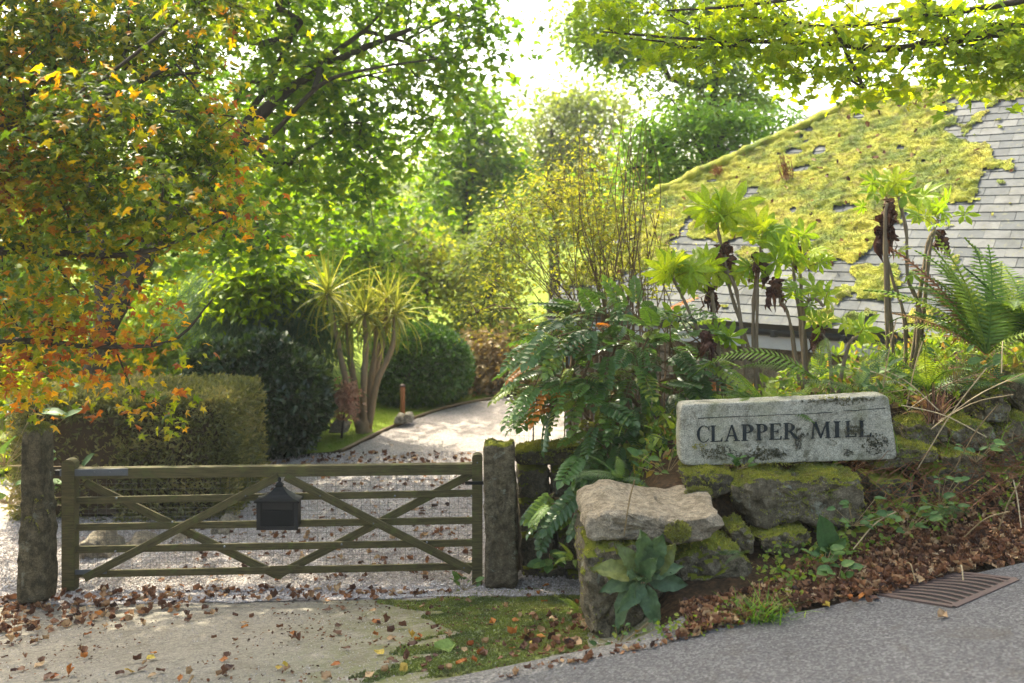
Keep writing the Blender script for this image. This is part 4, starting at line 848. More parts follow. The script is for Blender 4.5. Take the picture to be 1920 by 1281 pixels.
for e in (lambda q: bil(q, 0), lambda q: bil(q, 1), lambda q: bil(0, q), lambda q: bil(1, q)): flatbar([e(q) for q in us], .035, .02, 'frame', M['iron_rust'])
for k in np.linspace(.09, .91, 9): flatbar([bil(k + .07 * math.sin(math.pi * q) - .03, q) + (0, 0, -.004 + .003 * q) for q in us], .027, .02, 'bar', M['iron_rust'])

# ------------------------------------------------------------------ bollard light and stones on the lawn
p = G(755, 790); bo = thing('bollard_light', 'slim rusty brown post light standing in stones on the lawn', 'post light', p)
V, Fa = tube([p, p + (0, 0, .5), p + (0, 0, .555)], .038, 12); obj('post', V, Fa, M['rust_post'], bo, None, True)
V, Fa = tube([p + (0, 0, .555), p + (0, 0, .575), p + (0, 0, .59)], [.045, .045, .02], 12); obj('cap', V, Fa, M['iron_rust'], bo, None, True)
for (x0, y0, x1, y1, Y, lb) in ((736, 780, 757, 795, 14.45, 'rounded pale stone at the left foot of the rusty post light'), (752, 777, 774, 793, 14.5, 'pale flat stone at the right foot of the rusty post light'), (616, 786, 652, 812, 13.7, 'flat grey stone on the lawn between dark bush and palm')):
    V, Fa = stone_geom([(x0, y1), (x0 + 2, (y0 + y1) / 2), ((x0 + x1) / 2 - 4, y0), ((x0 + x1) / 2 + 6, y0 + 1), (x1, (y0 + y1) / 2 + 2), (x1 - 1, y1)], Y, .32, .02, seed=x0, nth=30)
    tag(obj('rock', V, Fa, M['rock'], None, None, True, origin=at((x0 + x1) / 2, y1, Y)), lb, 'rock')
for q, (x0, y0, x1, y1, Y, lb) in enumerate(((140, 1012, 212, 1080, 8.75, 'large tan rock slab behind the gate near the hinge end'), (215, 1020, 300, 1062, 9.0, 'broad brown rock under the hedge behind the gate'), (385, 985, 442, 1030, 9.4, 'upright tan rock below the right corner of the hedge'), (300, 1010, 372, 1045, 9.2, 'low dark rock under the middle of the hedge'))):
    V, Fa = stone_geom([(x0, y1), (x0 + 6, y0 + 8), (x0 + 20, y0), ((x0 + x1) / 2, y0 + 4), (x1 - 6, (y0 + y1) / 2), (x1, y1)], Y, .5, .04, seed=80 + q, nth=36)
    tag(obj('rock', V, Fa, M['house_stone'], None, None, True, origin=at((x0 + x1) / 2, y1, Y)), lb, 'rock')
p = G(1000, 838); st = thing('fence_stake', 'thin dark metal stake with wire netting beside the drive corner of the mill', 'fence stake', p)
V, Fa = tube([p, p + (0, 0, .32)], .012, 6); obj('stake', V, Fa, M['iron_black'], st)
A2 = [p + (-.32 * q, .02, .02) for q in np.linspace(0, 1, 6)]; B2 = [q + (0, 0, .26) for q in A2]; A2 += [p + (0, .02, h) for h in (.05, .15, .26)]; B2 += [p + (-.32, .02, h) for h in (.05, .15, .26)]
V, Fa = frusta(A2, B2, np.full(len(A2), .002), np.full(len(A2), .002), 4); obj('wire_netting', V, Fa, M['wire'], st, None, False, 'stuff')

# ------------------------------------------------------------------ clipped hedge and garden shrubs
def shell_leaves(name, V, Fa, n, tm, size, mat, parent, out_=.7, seed=0, wfun=None, jit=.04, updir=.2, amp=.35):
    rg = np.random.default_rng(seed); p, nn = sample_on(V, Fa, n, wfun or (lambda c, m: np.ones(len(c))), rg)
    d = unit(nn * out_ + rg.normal(size=p.shape) * .6 + (0, 0, updir)); nr = unit(nn * .6 + rg.normal(size=p.shape) * .7 + (0, 0, .5)); p = p + nn * (rg.random(len(p)) - .65)[:, None] * jit * 2
    r = np.clip(.45 + amp * fbm(p * 2.2 + seed, 3) + rg.normal(size=len(p)) * .18, 0, 1)
    V2, F2, r2 = scatter_leaves(tm, p, d, nr, size * (.6 + .8 * rg.random(len(p))), r); return obj(name, V2, F2, mat, parent, r2, False, 'stuff')
def lumpy(c, rx, ry, rz, nz=.12, fr=1.6, seed=0, nu=40, nv=24, pw=1.0, flat=0.0):
    u = np.linspace(0, 2 * np.pi, nu, endpoint=False); v = np.linspace(-math.pi / 2, math.pi / 2, nv); U, W = np.meshgrid(u, v); f = lambda x: np.sign(x) * np.abs(x) ** pw
    D = np.stack((f(np.cos(W)) * f(np.cos(U)), f(np.cos(W)) * f(np.sin(U)), f(np.sin(W))), -1); P = D * (rx, ry, rz); P = P * (1 + nz * fbm(D * fr + seed, 3))[..., None] + c
    V = P.reshape(-1, 3); i = np.arange(nv - 1)[:, None] * nu; j = np.arange(nu)[None]; j2 = (j + 1) % nu
    return V, np.stack((i + j, i + j2, i + nu + j2, i + nu + j), -1).reshape(-1, 4)
hx0, hx1 = -5.35, -3.02
hedge = thing('clipped_hedge', 'square clipped olive green hedge behind the left half of the gate', 'hedge', ((hx0 + hx1) / 2, 10.6, -.02))
V, Fa = lumpy(((hx0 + hx1) / 2, 10.6, .56), (hx1 - hx0) / 2, .70, .66, .035, 4, 2, 120, 60, .13); obj('core', (V - V.mean(0)) * .9 + V.mean(0), Fa, M['earth'], hedge, None, True)
hole = lambda c, m: np.where((c[:, 0] < hx0 + 1.35) & (c[:, 0] > hx0 + .3) & (c[:, 2] < 1.0) & (c[:, 1] < 10.3), .22, 1.0) * (1 + .7 * (m[:, 2] > .5))
shell_leaves('foliage', V, Fa, 52000, tm_kite(.17, .06), .066, M['lf_yew'], hedge, .5, 3, hole, .09, .3, .55)
stv = Geo()
for q in range(9): x = hx0 + .2 + q * (hx1 - hx0 - .4) / 8; stv.add(*tube(smooth_path([(x, 10.2 + .3 * (q % 2), -.05), (x + .06, 10.2 + .3 * (q % 2), .3), (x - .05, 10.4, .8)], 8), .035, 6))
stv.obj('stems', M['bark'], hedge, True)
def bush(name, label, cat, px0, px1, ptop, pbase, Y, mat, n, tm, size, nz=.16, pw=.85, seed=0, coremat='earth', **kw):
    c = at((px0 + px1) / 2, pbase, Y); zt = at(0, ptop, Y)[2]; rx = (px1 - px0) / 2 / FPX * Y; rz = (zt - 0) / 2
    t = thing(name, label, cat, (c[0], Y, float(ground_z(c[0], Y))))
    V, Fa = lumpy((c[0], Y, rz * .96), rx, rx * .8, rz, nz, 1.8, seed, 50, 32, pw); obj('core', (V - V.mean(0)) * .86 + V.mean(0), Fa, M[coremat], t, None, True)
    shell_leaves('foliage', V, Fa, n, tm, size, mat, t, seed=seed, jit=.09, **kw); return t
bush('dark_shrub', 'dark glossy dome-shaped evergreen shrub at the right end of the hedge', 'shrub', 345, 612, 640, 862, 12.9, M['lf_dark'], 22000, tm_oval(.24, .06), .105, .22, .85, 4)
bush('round_shrub', 'round bright green camellia-like shrub on the lawn behind the palm', 'shrub', 692, 876, 612, 768, 16.4, M['lf_camellia'], 26000, tm_oval(.26, .06), .075, .12, .85, 9)

# ------------------------------------------------------------------ cordyline palm
lp = np.zeros((18, 3)); tq = np.linspace(0, 1, 9)
def sword(droop, w=.03):
    V = []; 
    for t in tq: y = math.sin(min(t * droop, 2.6)) / droop if droop > .05 else t; z = -(1 - math.cos(t * droop)) / max(droop, .05); ww = w * (1 - t ** 2.2) * (.55 + .9 * min(t * 4, 1) * .5); V += [(-ww, y, z + .012), (0, y, z), (ww, y, z + .012)]
    F_ = [];
    for i in range(8):
        b = i * 3; F_ += [(b, b + 1, b + 4), (b, b + 4, b + 3), (b + 1, b + 2, b + 5), (b + 1, b + 5, b + 4)]
    return np.array(V), np.array(F_)
swords = [np_mesh('leaf', *sword(d, .03), M['lf_cordy']) for d in (.15, .7, 1.3, 2.0)]
CY = 13.9; pb = G(681, 812); cor_ = thing('cordyline_palm', 'multi-stemmed cabbage palm with spiky yellow-green heads on the lawn by the drive', 'palm', pb)
heads = [((615, 552), 1.10, [(672, 800), (655, 740), (635, 650)]), ((652, 606), .95, [(674, 806), (664, 720), (655, 660)]), ((684, 590), 1.0, [(682, 808), (682, 720), (686, 650)]), ((706, 612), .85, [(688, 806), (694, 720), (704, 660)]), ((742, 590), .95, [(690, 806), (708, 715), (736, 650)]), ((726, 560), .75, [(690, 800), (704, 700), (722, 620)])]
V, Fa = tube(smooth_path([pb + (0, 0, -.05), pb + (.0, 0, .12), pb + (.02, 0, .42)], 8), [.17, .14, .125, .12, .115, .11, .10, .08], 12, wob=.25); obj('trunk', V, Fa, M['tan_stem'], cor_, np.full(len(V), .5), True)
for q, ((hx, hy), sc, path) in enumerate(heads):
    Yq = CY + (-.12, .1, -.1, .12, 0, .2)[q]; pts = [at(x, y, Yq if i else pb[1]) for i, (x, y) in enumerate(path)] + [at(hx, hy, Yq)]; pth = smooth_path(pts, 18)
    V, Fa = tube(pth, np.linspace(.055, .036, 18), 8, wob=.2, seed=q); obj('stem', V, Fa, M['tan_stem'], cor_, np.full(len(V), .5), True)
    rg = np.random.default_rng(40 + q); nl = 49
    for k in range(nl):
        el = math.radians(78 - 125 * (k / nl) ** 1.15 + rg.normal(0, 7)); az = k * 2.39996 + rg.normal(0, .2); d = np.array((math.cos(az) * math.cos(el), math.sin(az) * math.cos(el), math.sin(el)))
        up = np.array((0, 0, 1.)) if abs(d[2]) < .95 else np.array((1., 0, 0)); w = int(np.clip((1 - k / nl) * -3 + 3 + rg.normal(0, .6), 0, 3))
        inst('leaf', swords[w], cor_, pth[-1] + d * .03, frame(d, up), float((.60 + .24 * rg.random()) * sc))

# ------------------------------------------------------------------ pinnate shrub by the gatepost, and its kind of leaf
def pinnate(nl=7, w=.085, arch=.5, L0=.34):
    V = []; F_ = []
    def rach(t): return np.array((0, t, -arch * .5 * t * t + arch * .12 * t))
    pts = [rach(t) for t in np.linspace(0, 1, 6)]; A_2 = np.array(pts[:-1]); B_2 = np.array(pts[1:]); v, f = frusta(A_2, B_2, np.full(5, .009), np.full(5, .008), 3); V += list(v); F_ += [tuple(x) for q in f for x in ((q[0], q[1], q[2]), (q[0], q[2], q[3]))]
    def leaflet(p, d, L):
        x = unit(np.cross(d, (0, 0, 1.))); b = len(V)
        V.extend([p, p + d * L * .4 + x * w * 1.0 + (0, 0, .015), p + d * L * .4 - x * w + (0, 0, .015), p + d * L * .75 + x * w * .7, p + d * L * .75 - x * w * .7, p + d * L + (0, 0, -.04), p + d * L * .5 - (0, 0, .01)])
        F_.extend([(b, b + 1, b + 6), (b, b + 6, b + 2), (b + 1, b + 3, b + 6), (b + 2, b + 6, b + 4), (b + 3, b + 5, b + 6), (b + 4, b + 6, b + 5)])
    for i in range(nl):
        t = .18 + .76 * i / (nl - 1); L = L0 * (1 - .45 * abs(t - .45) * 1.4)
        for s_ in (-1, 1): leaflet(rach(t), unit(np.array((s_ * .9, .42, -.12))), L)
    leaflet(rach(1), np.array((0, .95, -.3)), L0 * .8)
    return np.array(V), np.array(F_)
def strata(poly, n, Y0, Y1, rg, dz=0):
    x0, y0 = np.min(poly, 0); x1, y1 = np.max(poly, 0); out_ = []
    while len(out_) < n:
        x, y = rg.uniform(x0, x1), rg.uniform(y0, y1)
        if inpoly(x, y, poly): out_.append(at(x, y, rg.uniform(Y0, Y1)))
    return out_
rg = np.random.default_rng(77); mh = thing('pinnate_shrub', 'big dark green shrub with ladder-like glossy leaves spilling over the wall by the gatepost', 'shrub', (1.15, 8.6, .5))
pin = [np_mesh('leaf', *pinnate(7, .095, a, .30), M['lf_mahonia']) for a in (.3, .7, 1.1)]; pinG = [pinnate(7, .095, a, .30) for a in (.3, .7, 1.1)]
zones = [([(1040, 590), (1100, 560), (1180, 555), (1270, 590), (1345, 640), (1360, 720), (1290, 745), (1170, 755), (1080, 735), (1030, 700), (1010, 640)], 225, 7.4, 8.8), ([(965, 715), (1010, 690), (1070, 700), (1075, 750), (1030, 775), (990, 770)], 24, 7.3, 8.4), ([(1085, 760), (1250, 745), (1275, 840), (1240, 905), (1120, 900), (1085, 850)], 110, 7.2, 8.3), ([(1030, 905), (1085, 890), (1135, 905), (1120, 950), (1060, 965), (1020, 960)], 22, 7.2, 7.9), ([(985, 640), (1040, 610), (1030, 690), (990, 690)], 12, 7.6, 8.6)]
stems_ = [np.array((1.15 + rg.normal(0, .18), 8.5 + rg.normal(0, .2), .45)) for _ in range(9)]; allp = []
for zn, n, y0, y1 in zones: allp += strata(zn, n, y0, y1, rg)
allp = np.array(allp); hub = np.array((1.15, 8.45, 1.5)); sel = rg.permutation(len(allp)); gfar = Geo()
nodes, par, load, nt = grow([smooth_path([s_, s_ + (rg.normal(0, .12), -.05, .5), s_ + (rg.normal(0, .35), -.15, 1.0)], 8) for s_ in stems_], allp, .1)
i = np.arange(1, len(nodes)); i = i[par[i] >= 0]; r = np.minimum(.0035 * np.maximum(load, 1) ** .5, .02); V, Fa = frusta(nodes[par[i]], nodes[i], r[par[i]], r[i], 5); obj('stems', V, Fa, M['twig'], mh, np.full(len(V), .5), True, 'stuff')
for q, k in enumerate(sel):
    p = allp[k]; d = p - hub; d[2] *= .35; d = unit(d) + rg.normal(size=3) * .35 + (0, -.25, -.25); zx = proj(p)
    if zx[1] > 880: d = np.array((-.75 + rg.normal(0, .25), -.5, -.55))
    if zx[0] < 1000 and zx[1] < 800: d = np.array((-.8, -.3 + rg.normal(0, .3), -.25 - .25 * rg.random()))
    n_ = unit(np.array((0, 0, 1.)) + rg.normal(size=3) * .3); L = rg.uniform(.20, .36); R = frame(unit(d), n_); w = int(rg.integers(3))
    if q < 296: inst('leaf', pin[w], mh, p, R, float(L))
    else: gfar.add(pinG[w][0] @ R.T * L + p, pinG[w][1])
gfar.obj('foliage', M['lf_mahonia'], mh, False, 'stuff')

# ------------------------------------------------------------------ fatsia-like plants on the bank
def palmate(nl=8, w=.13, droop=.35):
    V = [(0, 0, 0)]; F_ = []
    for a in np.linspace(-2.45, 2.45, nl):
        L = 1.0 - .32 * abs(a) / 2.45; d = np.array((math.sin(a), math.cos(a), 0)); x = np.array((math.cos(a), -math.sin(a), 0)); b = len(V)
        for t, ww, z in ((.28, .55, .04), (.6, 1.0, -.03 * droop), (.82, .62, -.3 * droop)): V += [tuple(d * L * t + x * w * ww + (0, 0, z + .03)), tuple(d * L * t + (0, 0, z)), tuple(d * L * t - x * w * ww + (0, 0, z + .03))]
        V.append(tuple(d * L + (0, 0, -.62 * droop)))
        F_ += [(0, b, b + 1), (0, b + 1, b + 2)]
        for s_ in (0, 3): F_ += [(b + s_, b + s_ + 3, b + s_ + 4), (b + s_, b + s_ + 4, b + s_ + 1), (b + s_ + 1, b + s_ + 4, b + s_ + 5), (b + s_ + 1, b + s_ + 5, b + s_ + 2)]
        F_ += [(b + 6, b + 9, b + 7), (b + 7, b + 9, b + 8)]
    return np.array(V), np.array(F_)
M['fatsia_stem'] = bark_mat("fatsia_stem", (.10, .07, .04), (.26, .20, .13), .2)
palm = [np_mesh('leaf', *palmate(n, w, dp), M['lf_fatsia']) for n, w, dp in ((6, .17, .12), (7, .15, .25), (8, .14, .4))]
deadG = []
for q in range(3):
    V, Fa = palmate(5, .16, .3); V = V @ np.array([[.45, 0, 0], [0, 1, 0], [0, 0, 1]]); V[:, 2] += .25 * np.sin(V[:, 0] * 14 + q) * .5 + .12 * np.sin(V[:, 1] * 11 + q * 2); deadG.append((V, Fa))
def fatsia(label, base, stems, seed, s0=1.0):
    """stems: (pixel path from the base up, Y at top, n live leaves, dead cluster size)"""
    rg = np.random.default_rng(seed); t = thing('fatsia', label, 'plant', base)
    for path, Y, nl, dead, ls in stems:
        n = len(path); pts = [at(x, y, base[1] + (Y - base[1]) * i / (n - 1)) for i, (x, y) in enumerate(path)]; pts[0][2] = min(pts[0][2], float(ground_z(pts[0][0], pts[0][1])) - .03) if len(path) > 1 else pts[0][2]
        pth = smooth_path(pts, 16); V, Fa = tube(pth, np.linspace(.017, .011, 16) * (1 + .22 * np.sin(np.arange(16) * 2.3)), 7, wob=.5, seed=seed); obj('stem', V, Fa, M['fatsia_stem'], t, np.full(len(V), .5), True)
        top = pth[-1]; pet = Geo()
        for k in range(nl):
            az = k * 2.4 + rg.normal(0, .3); el = math.radians(75 - 62 * (k / max(nl - 1, 1)) + rg.normal(0, 16)); d = np.array((math.cos(az) * math.cos(el), math.sin(az) * math.cos(el) , math.sin(el))); L = rg.uniform(.10, .30) * (0.5 + .6 * k / nl)
            lb = top + d * L; pet.add(*tube([top, top + d * L * .5 + (0, 0, .01), lb], .0035, 4)); ld = unit(np.array((d[0], d[1] * .7, .05 + .75 * rg.random()))); nn_ = unit(np.array((-.1, -1.1, .8)) + rg.normal(size=3) * .35)
            inst('leaf', palm[int(rg.integers(3))], t, lb, frame(ld, nn_), float(rg.uniform(.13, .27) * ls * s0))
        for k in range(4 if nl >= 5 else 0):
            q0 = pth[int(rg.integers(7, 14))]; az = rg.random() * 6.28; d = unit(np.array((math.cos(az), math.sin(az) * .7, .45))); lb = q0 + d * rg.uniform(.10, .24); pet.add(*tube([q0, q0 + (lb - q0) * .5 + (0, 0, .015), lb], .003, 4))
            inst('leaf', palm[int(rg.integers(3))], t, lb, frame(unit(d + (0, 0, rg.uniform(-.5, .3))), unit(np.array((-.1, -1.1, .8)) + rg.normal(size=3) * .4)), float(rg.uniform(.08, .18) * ls))
        if nl: pet.obj('leaf_stalks', M['lf_yellow'], t, False, 'stuff')
        if dead:
            dc = Geo()
            for k in range(13):
                az = rg.random() * 6.28; d = unit(np.array((math.cos(az) * .38, math.sin(az) * .38, -1.))); V, Fa = deadG[k % 3]; R = frame(d, np.array((math.cos(az), math.sin(az), .2))); sc = dead * rg.uniform(.7, 1.15)
                dc.add(V @ R.T * sc + top + np.array((math.cos(az) * .02, math.sin(az) * .02, -.02 - .05 * rg.random())), Fa, np.full(len(V), rg.random()))
            dc.obj('dead_leaf_cluster', M['lf_dead'], t)
    return t
gz = lambda px, Y: np.array(((px - 960) / FPX * Y, Y, float(ground_z((px - 960) / FPX * Y, Y))))
fatsia('leftmost fatsia, its stem slanting by the big pinnate shrub', gz(1385, 7.5), [([(1395, 745), (1340, 690), (1300, 600), (1262, 522)], 7.7, 9, .0, 1.0), ([(1378, 720), (1340, 665), (1326, 632)], 7.3, 0, .17, 1)], 1)
fatsia('bushy fatsia with several leafy heads and dark dead leaf bunches', gz(1420, 7.6), [([(1440, 730), (1400, 640), (1368, 540), (1350, 450), (1345, 418)], 7.9, 10, .0, 1.05), ([(1404, 640), (1385, 570), (1362, 500), (1360, 470)], 7.8, 0, .19, 1), ([(1420, 650), (1412, 590), (1422, 500), (1428, 456)], 7.7, 8, .0, .95), ([(1418, 600), (1420, 520), (1424, 482)], 7.6, 0, .19, 1), ([(1362, 640), (1340, 590), (1330, 545), (1330, 520)], 7.8, 7, 0, .9), ([(1350, 620), (1338, 575), (1332, 545)], 7.75, 0, .16, 1)], 2)
fatsia('fatsia with small leaf heads and brown leaf bunches above the name stone', gz(1500, 7.5), [([(1512, 690), (1500, 600), (1490, 530), (1487, 500)], 7.7, 8, 0, .95), ([(1505, 680), (1480, 600), (1462, 560), (1455, 532)], 7.6, 0, .18, 1), ([(1520, 660), (1503, 560), (1500, 470)], 7.9, 5, .15, .8), ([(1510, 640), (1508, 590), (1525, 560), (1545, 575)], 7.4, 5, 0, .75)], 3)
fatsia('tallest fatsia, crossing stems with a big dead leaf bunch, right of the name stone', gz(1695, 7.4), [([(1697, 690), (1697, 600), (1672, 520), (1655, 440), (1662, 370)], 7.6, 6, .0, .75), ([(1680, 560), (1662, 480), (1662, 418)], 7.55, 0, .24, 1), ([(1665, 470), (1660, 420), (1668, 380)], 7.5, 0, .13, 1), ([(1706, 680), (1725, 590), (1702, 520), (1700, 440), (1685, 370)], 7.5, 2, .0, .8), ([(1705, 600), (1735, 480), (1752, 430), (1758, 415)], 7.8, 6, .0, .7), ([(1720, 520), (1745, 460), (1764, 440)], 7.8, 0, .14, 1)], 4)
fatsia('low fatsia sprig with a hanging brown leaf before the white fascia', gz(1560, 7.3), [([(1565, 690), (1552, 650), (1535, 620)], 7.4, 4, .14, .7), ([(1568, 690), (1590, 650), (1612, 630)], 7.3, 4, 0, .7)], 5)

# ------------------------------------------------------------------ ferns
def frond(n=24, w=.22, arch=1.0, lean=.35, taper=1.0):
    V = []; F_ = []
    def rp(t): return np.array((.05 * math.sin(t * 2.2), math.sin(t * arch) / arch, -(1 - math.cos(t * arch)) / arch))
    pts = [rp(t) for t in np.linspace(0, 1, 8)]; v, f = frusta(np.array(pts[:-1]), np.array(pts[1:]), np.full(7, .008), np.full(7, .006), 3); V += list(v); F_ += [tuple(x) for q in f for x in ((q[0], q[1], q[2]), (q[0], q[2], q[3]))]
    for i in range(n):
        t = .10 + .89 * i / (n - 1); p = rp(t); tn = unit(rp(min(t + .01, 1)) - rp(t - .01)); L = w * (math.sin(math.pi * (.12 + .88 * t) ** .8) ** .7 * taper + .02) * (1 - .25 * t)
        bw = .89 / n * .27
        for s_ in (-1, 1):
            d = unit(np.array((s_, 0, -.18)) + tn * lean); b = len(V); V += [p - tn * bw, p + tn * bw, p + d * L * .55 + tn * bw * .9 + (0, 0, .01), p + d * L * .55 - tn * bw * .9 + (0, 0, .01), p + d * L]
            F_ += [(b, b + 1, b + 2), (b, b + 2, b + 3), (b + 3, b + 2, b + 4)]
    return np.array(V), np.array(F_)
FR = {}
for k, mt in (('g', 'lf_fern'), ('d', 'lf_fern_dark'), ('b', 'lf_fern_brown')): FR[k] = [np_mesh('frond', *frond(24, .19, a, .35), M[mt]) for a in (.5, 1.0, 1.6)]
def fern(label, px, py, Y, fr, name='fern', z=None):
    """fr: (kind, azimuth deg (0 right, 90 away), elevation deg, length m, arch index)"""
    b = at(px, py, Y)
    t = thing(name, label, 'fern', b)
    for q, (k, az, el, L, ai) in enumerate(fr):
        a, e = math.radians(az), math.radians(el); d = np.array((math.cos(a) * math.cos(e), math.sin(a) * math.cos(e), math.sin(e))); nn_ = np.array((-math.cos(a) * math.sin(e), -math.sin(a) * math.sin(e), math.cos(e))) + (0, -.35, 0)
        inst('frond', FR[k][ai], t, b + d * .01, frame(d, nn_), L)
    return t
R_ = np.random.default_rng(3)
def rosette(kinds, n, el0, el1, L0, L1, azs=(0, 360)): return [(kinds[int(R_.integers(len(kinds)))], R_.uniform(*azs), R_.uniform(el0, el1), R_.uniform(L0, L1), int(R_.integers(3))) for _ in range(n)]
fern('big upright green fern with tall feathery fronds on the bank, right of the tallest fatsia', 1850, 665, 6.9, rosette('ggg', 26, 48, 88, .65, 1.05, (20, 200)) + rosette('gb', 8, 30, 60, .55, .85) + [('g', 170, 55, 1.0, 1), ('b', 150, 62, 1.05, 0), ('g', 120, 75, 1.0, 0)])
fern('second tall fern at the right edge, with dense dark green fronds on the bank', 1925, 650, 7.2, rosette('dgg', 22, 50, 88, .6, 1.0) + rosette('b', 3, 30, 60, .5, .8))
fern('fern with one very long arching pale frond reaching left over the name stone', 1530, 712, 6.75, [('g', 172, 42, .98, 2), ('g', 165, 30, .6, 1), ('g', 20, 40, .5, 2), ('g', 60, 60, .5, 1)])
fern('bright yellow-green fern close behind the left half of the name stone', 1440, 770, 6.5, rosette('g', 13, 18, 60, .30, .46) + [('g', 180, 25, .40, 0), ('g', 5, 22, .42, 0), ('g', 165, 35, .38, 0), ('g', 15, 35, .4, 0)])
fern('pale spreading fern on the bank just right of the name stone', 1740, 735, 6.9, rosette('gdg', 12, 25, 70, .38, .62) + [('d', 180, 30, .5, 0), ('d', 165, 45, .5, 1)])
fern('dead orange-brown bracken clump beside the right end of the name stone', 1752, 790, 6.55, rosette('b', 12, 35, 85, .14, .30), name='bracken')
fern('small green fern growing from the verge above the drain grate', 1745, 975, 5.9, rosette('dg', 6, 30, 60, .12, .20) + [('d', 15, 40, .36, 2), ('g', 160, 40, .22, 1), ('g', 100, 60, .2, 0)])
fern('small fern hanging between boulder top and pinnate shrub', 1165, 900, 6.3, rosette('dg', 6, 20, 60, .22, .38) + [('d', 170, 20, .4, 1)])
fern('pale little fern at the foot of the lower left boulder, on the moss', 1085, 1150, 5.75, rosette('g', 6, 20, 55, .10, .18, (100, 300)))
fern('tiny yellowish fern under the top boulder beside the low wall', 1078, 1050, 5.9, rosette('g', 5, 20, 60, .10, .16, (90, 280)))
fern('feathery fern tuft under the big mossy block below the name stone', 1395, 1040, 5.55, rosette('d', 5, 10, 50, .12, .2, (180, 360)))
fern('drooping fern at far right on the bank, over the mossy stones', 1880, 720, 6.6, rosette('dgb', 10, 5, 50, .3, .55))
fern('greyish fern fronds leaning out right behind the name stone', 1610, 735, 6.75, rosette('gd', 9, 20, 65, .3, .5))

# ------------------------------------------------------------------ broad-leaved weeds
def broad(nu=5, nv=8, w=.36, wave=.04, droop=.5):
    V = []; F_ = []
    for j in range(nv):
        t = j / (nv - 1); ww = w * (math.sin(math.pi * min(t * .96 + .04, 1)) ** .65) * (1.1 - .45 * t)
        for i in range(nu): u = i / (nu - 1) * 2 - 1; V.append((u * ww * (1 + .10 * math.sin(t * 23 + u * 5)), t + .02 * math.sin(u * 9 + t * 7), -droop * t * t + .12 * abs(u) * (1 - t * .5) + wave * math.sin(t * 19 + u * 3) * abs(u) + .35 * wave * math.sin(t * 41 + abs(u) * 8)))
    for j in range(nv - 1):
        for i in range(nu - 1): a = j * nu + i; F_ += [(a, a + 1, a + nu + 1), (a, a + nu + 1, a + nu)]
    return np.array(V), np.array(F_)
brd = [np_mesh('leaf', *broad(7, 12, .30, .06, d), M['lf_greygreen'], None, True) for d in (.15, .5, .8)]
brw = [np_mesh('leaf', *broad(5, 7, .34, .03, d), M['lf_weed'], None, True) for d in (.1, .4)]
b = at(1205, 1085, 5.33); wd_ = thing('foxglove_plant', 'grey-green broad-leaved foxglove rosette growing from the crack between front boulders', 'plant', b)
for q, (dx, dy_, L, tip_up, dep, w) in enumerate([(-78, -30, 62, 0, 0, 1), (-55, 8, 58, 0, 0, 2), (-62, 62, 70, 0, -.04, 2), (2, -88, 62, .4, -.02, 0), (38, -80, 62, .3, 0, 0), (22, 78, 74, 0, -.06, 1), (-15, 40, 46, 0, -.08, 2), (72, 10, 46, 0, 0, 1), (-30, -50, 48, .4, .02, 1), (48, -25, 48, .2, .02, 2), (5, -20, 44, .2, -.1, 1), (-20, -5, 40, .3, -.12, 0), (60, -60, 46, .3, .04, 0)]):
    tipp = at(1205 + dx, 1085 + dy_, 5.25 + dep); d = unit(tipp - b); Lm = np.linalg.norm(tipp - b); R = frame(d, np.array((0, -1., .45)) + R_.normal(size=3) * .35)
    V, Fa = tube([b, b + (tipp - b) * .25], .005, 5); obj('leaf_stalk', V, Fa, M['lf_straw'], wd_, np.full(len(V), .4)); inst('leaf', brd[w], wd_, b + (tipp - b) * .2, R, float(.085 + Lm * .52))
def weed(label, px, py, Y, n, L0, L1, name='weed', up=.6, cat='plant', mesh=None, spread=.06):
    b = at(px, py, Y); t = thing(name, label, cat, b)
    stt = Geo()
    for q in range(n):
        az = q * 2.4 + R_.normal(0, .3); p = b + np.array((math.cos(az) * spread * R_.random() * 2, -abs(math.sin(az)) * spread, spread * 1.6 * R_.random())); d = unit(np.array((math.cos(az), -.5 * abs(math.sin(az)) - .1, up * R_.uniform(.1, 1.2)))); stt.add(*tube([b - (0, 0, .02), p], .0022, 4))
        inst('leaf', mesh or brw[int(R_.integers(2))], t, p, frame(d, np.array((0, -.5, 1.)) + R_.normal(size=3) * .25), float(R_.uniform(L0, L1)))
    stt.obj('stalks', M['lf_straw'], t)
    return t
b = at(1555, 1035, 5.75); dk = thing('dock_plant', 'upright single dock leaf with holes of wear, standing against the block below the name stone', 'plant', b)
for d, L, w in (((-.25, -.1, 1.), .24, 0), ((.5, -.4, .5), .13, 1), ((-.6, -.5, .2), .12, 1)): inst('leaf', brw[w], dk, b, frame(unit(d), np.array((.2, -1., .2))), L)
dk['label'] = 'upright dock plant with one tall oval leaf against the block below the name stone'
weed('trailing strawberry-like leaves in the verge below the dock leaf', 1545, 1060, 5.6, 11, .05, .09)
weed('clover-like green leaves climbing the dark stones right of the dock leaf', 1600, 980, 5.85, 13, .04, .075, spread=.10)
weed('bright bramble sprig on the mossy stones at right below the bank ferns', 1830, 862, 6.2, 10, .05, .085, 'bramble', spread=.08)
weed('small leafy weed under the fern above the drain grate', 1700, 990, 5.8, 13, .05, .085, spread=.09)
weed('low green weed in the leaf litter left of the drain grate', 1570, 1085, 5.45, 9, .05, .09)
weed('little bright plant at the foot of the gate latch post', 870, 1103, 7.7, 8, .05, .09, up=1.4)
weed('small green weed leaning on the front foot of the name stone', 1382, 875, 6.08, 8, .05, .10, up=1.2, spread=.04)
weed('pale green weed on the bank behind the right end of the name stone', 1640, 735, 6.6, 12, .07, .12, up=1.0, spread=.12)
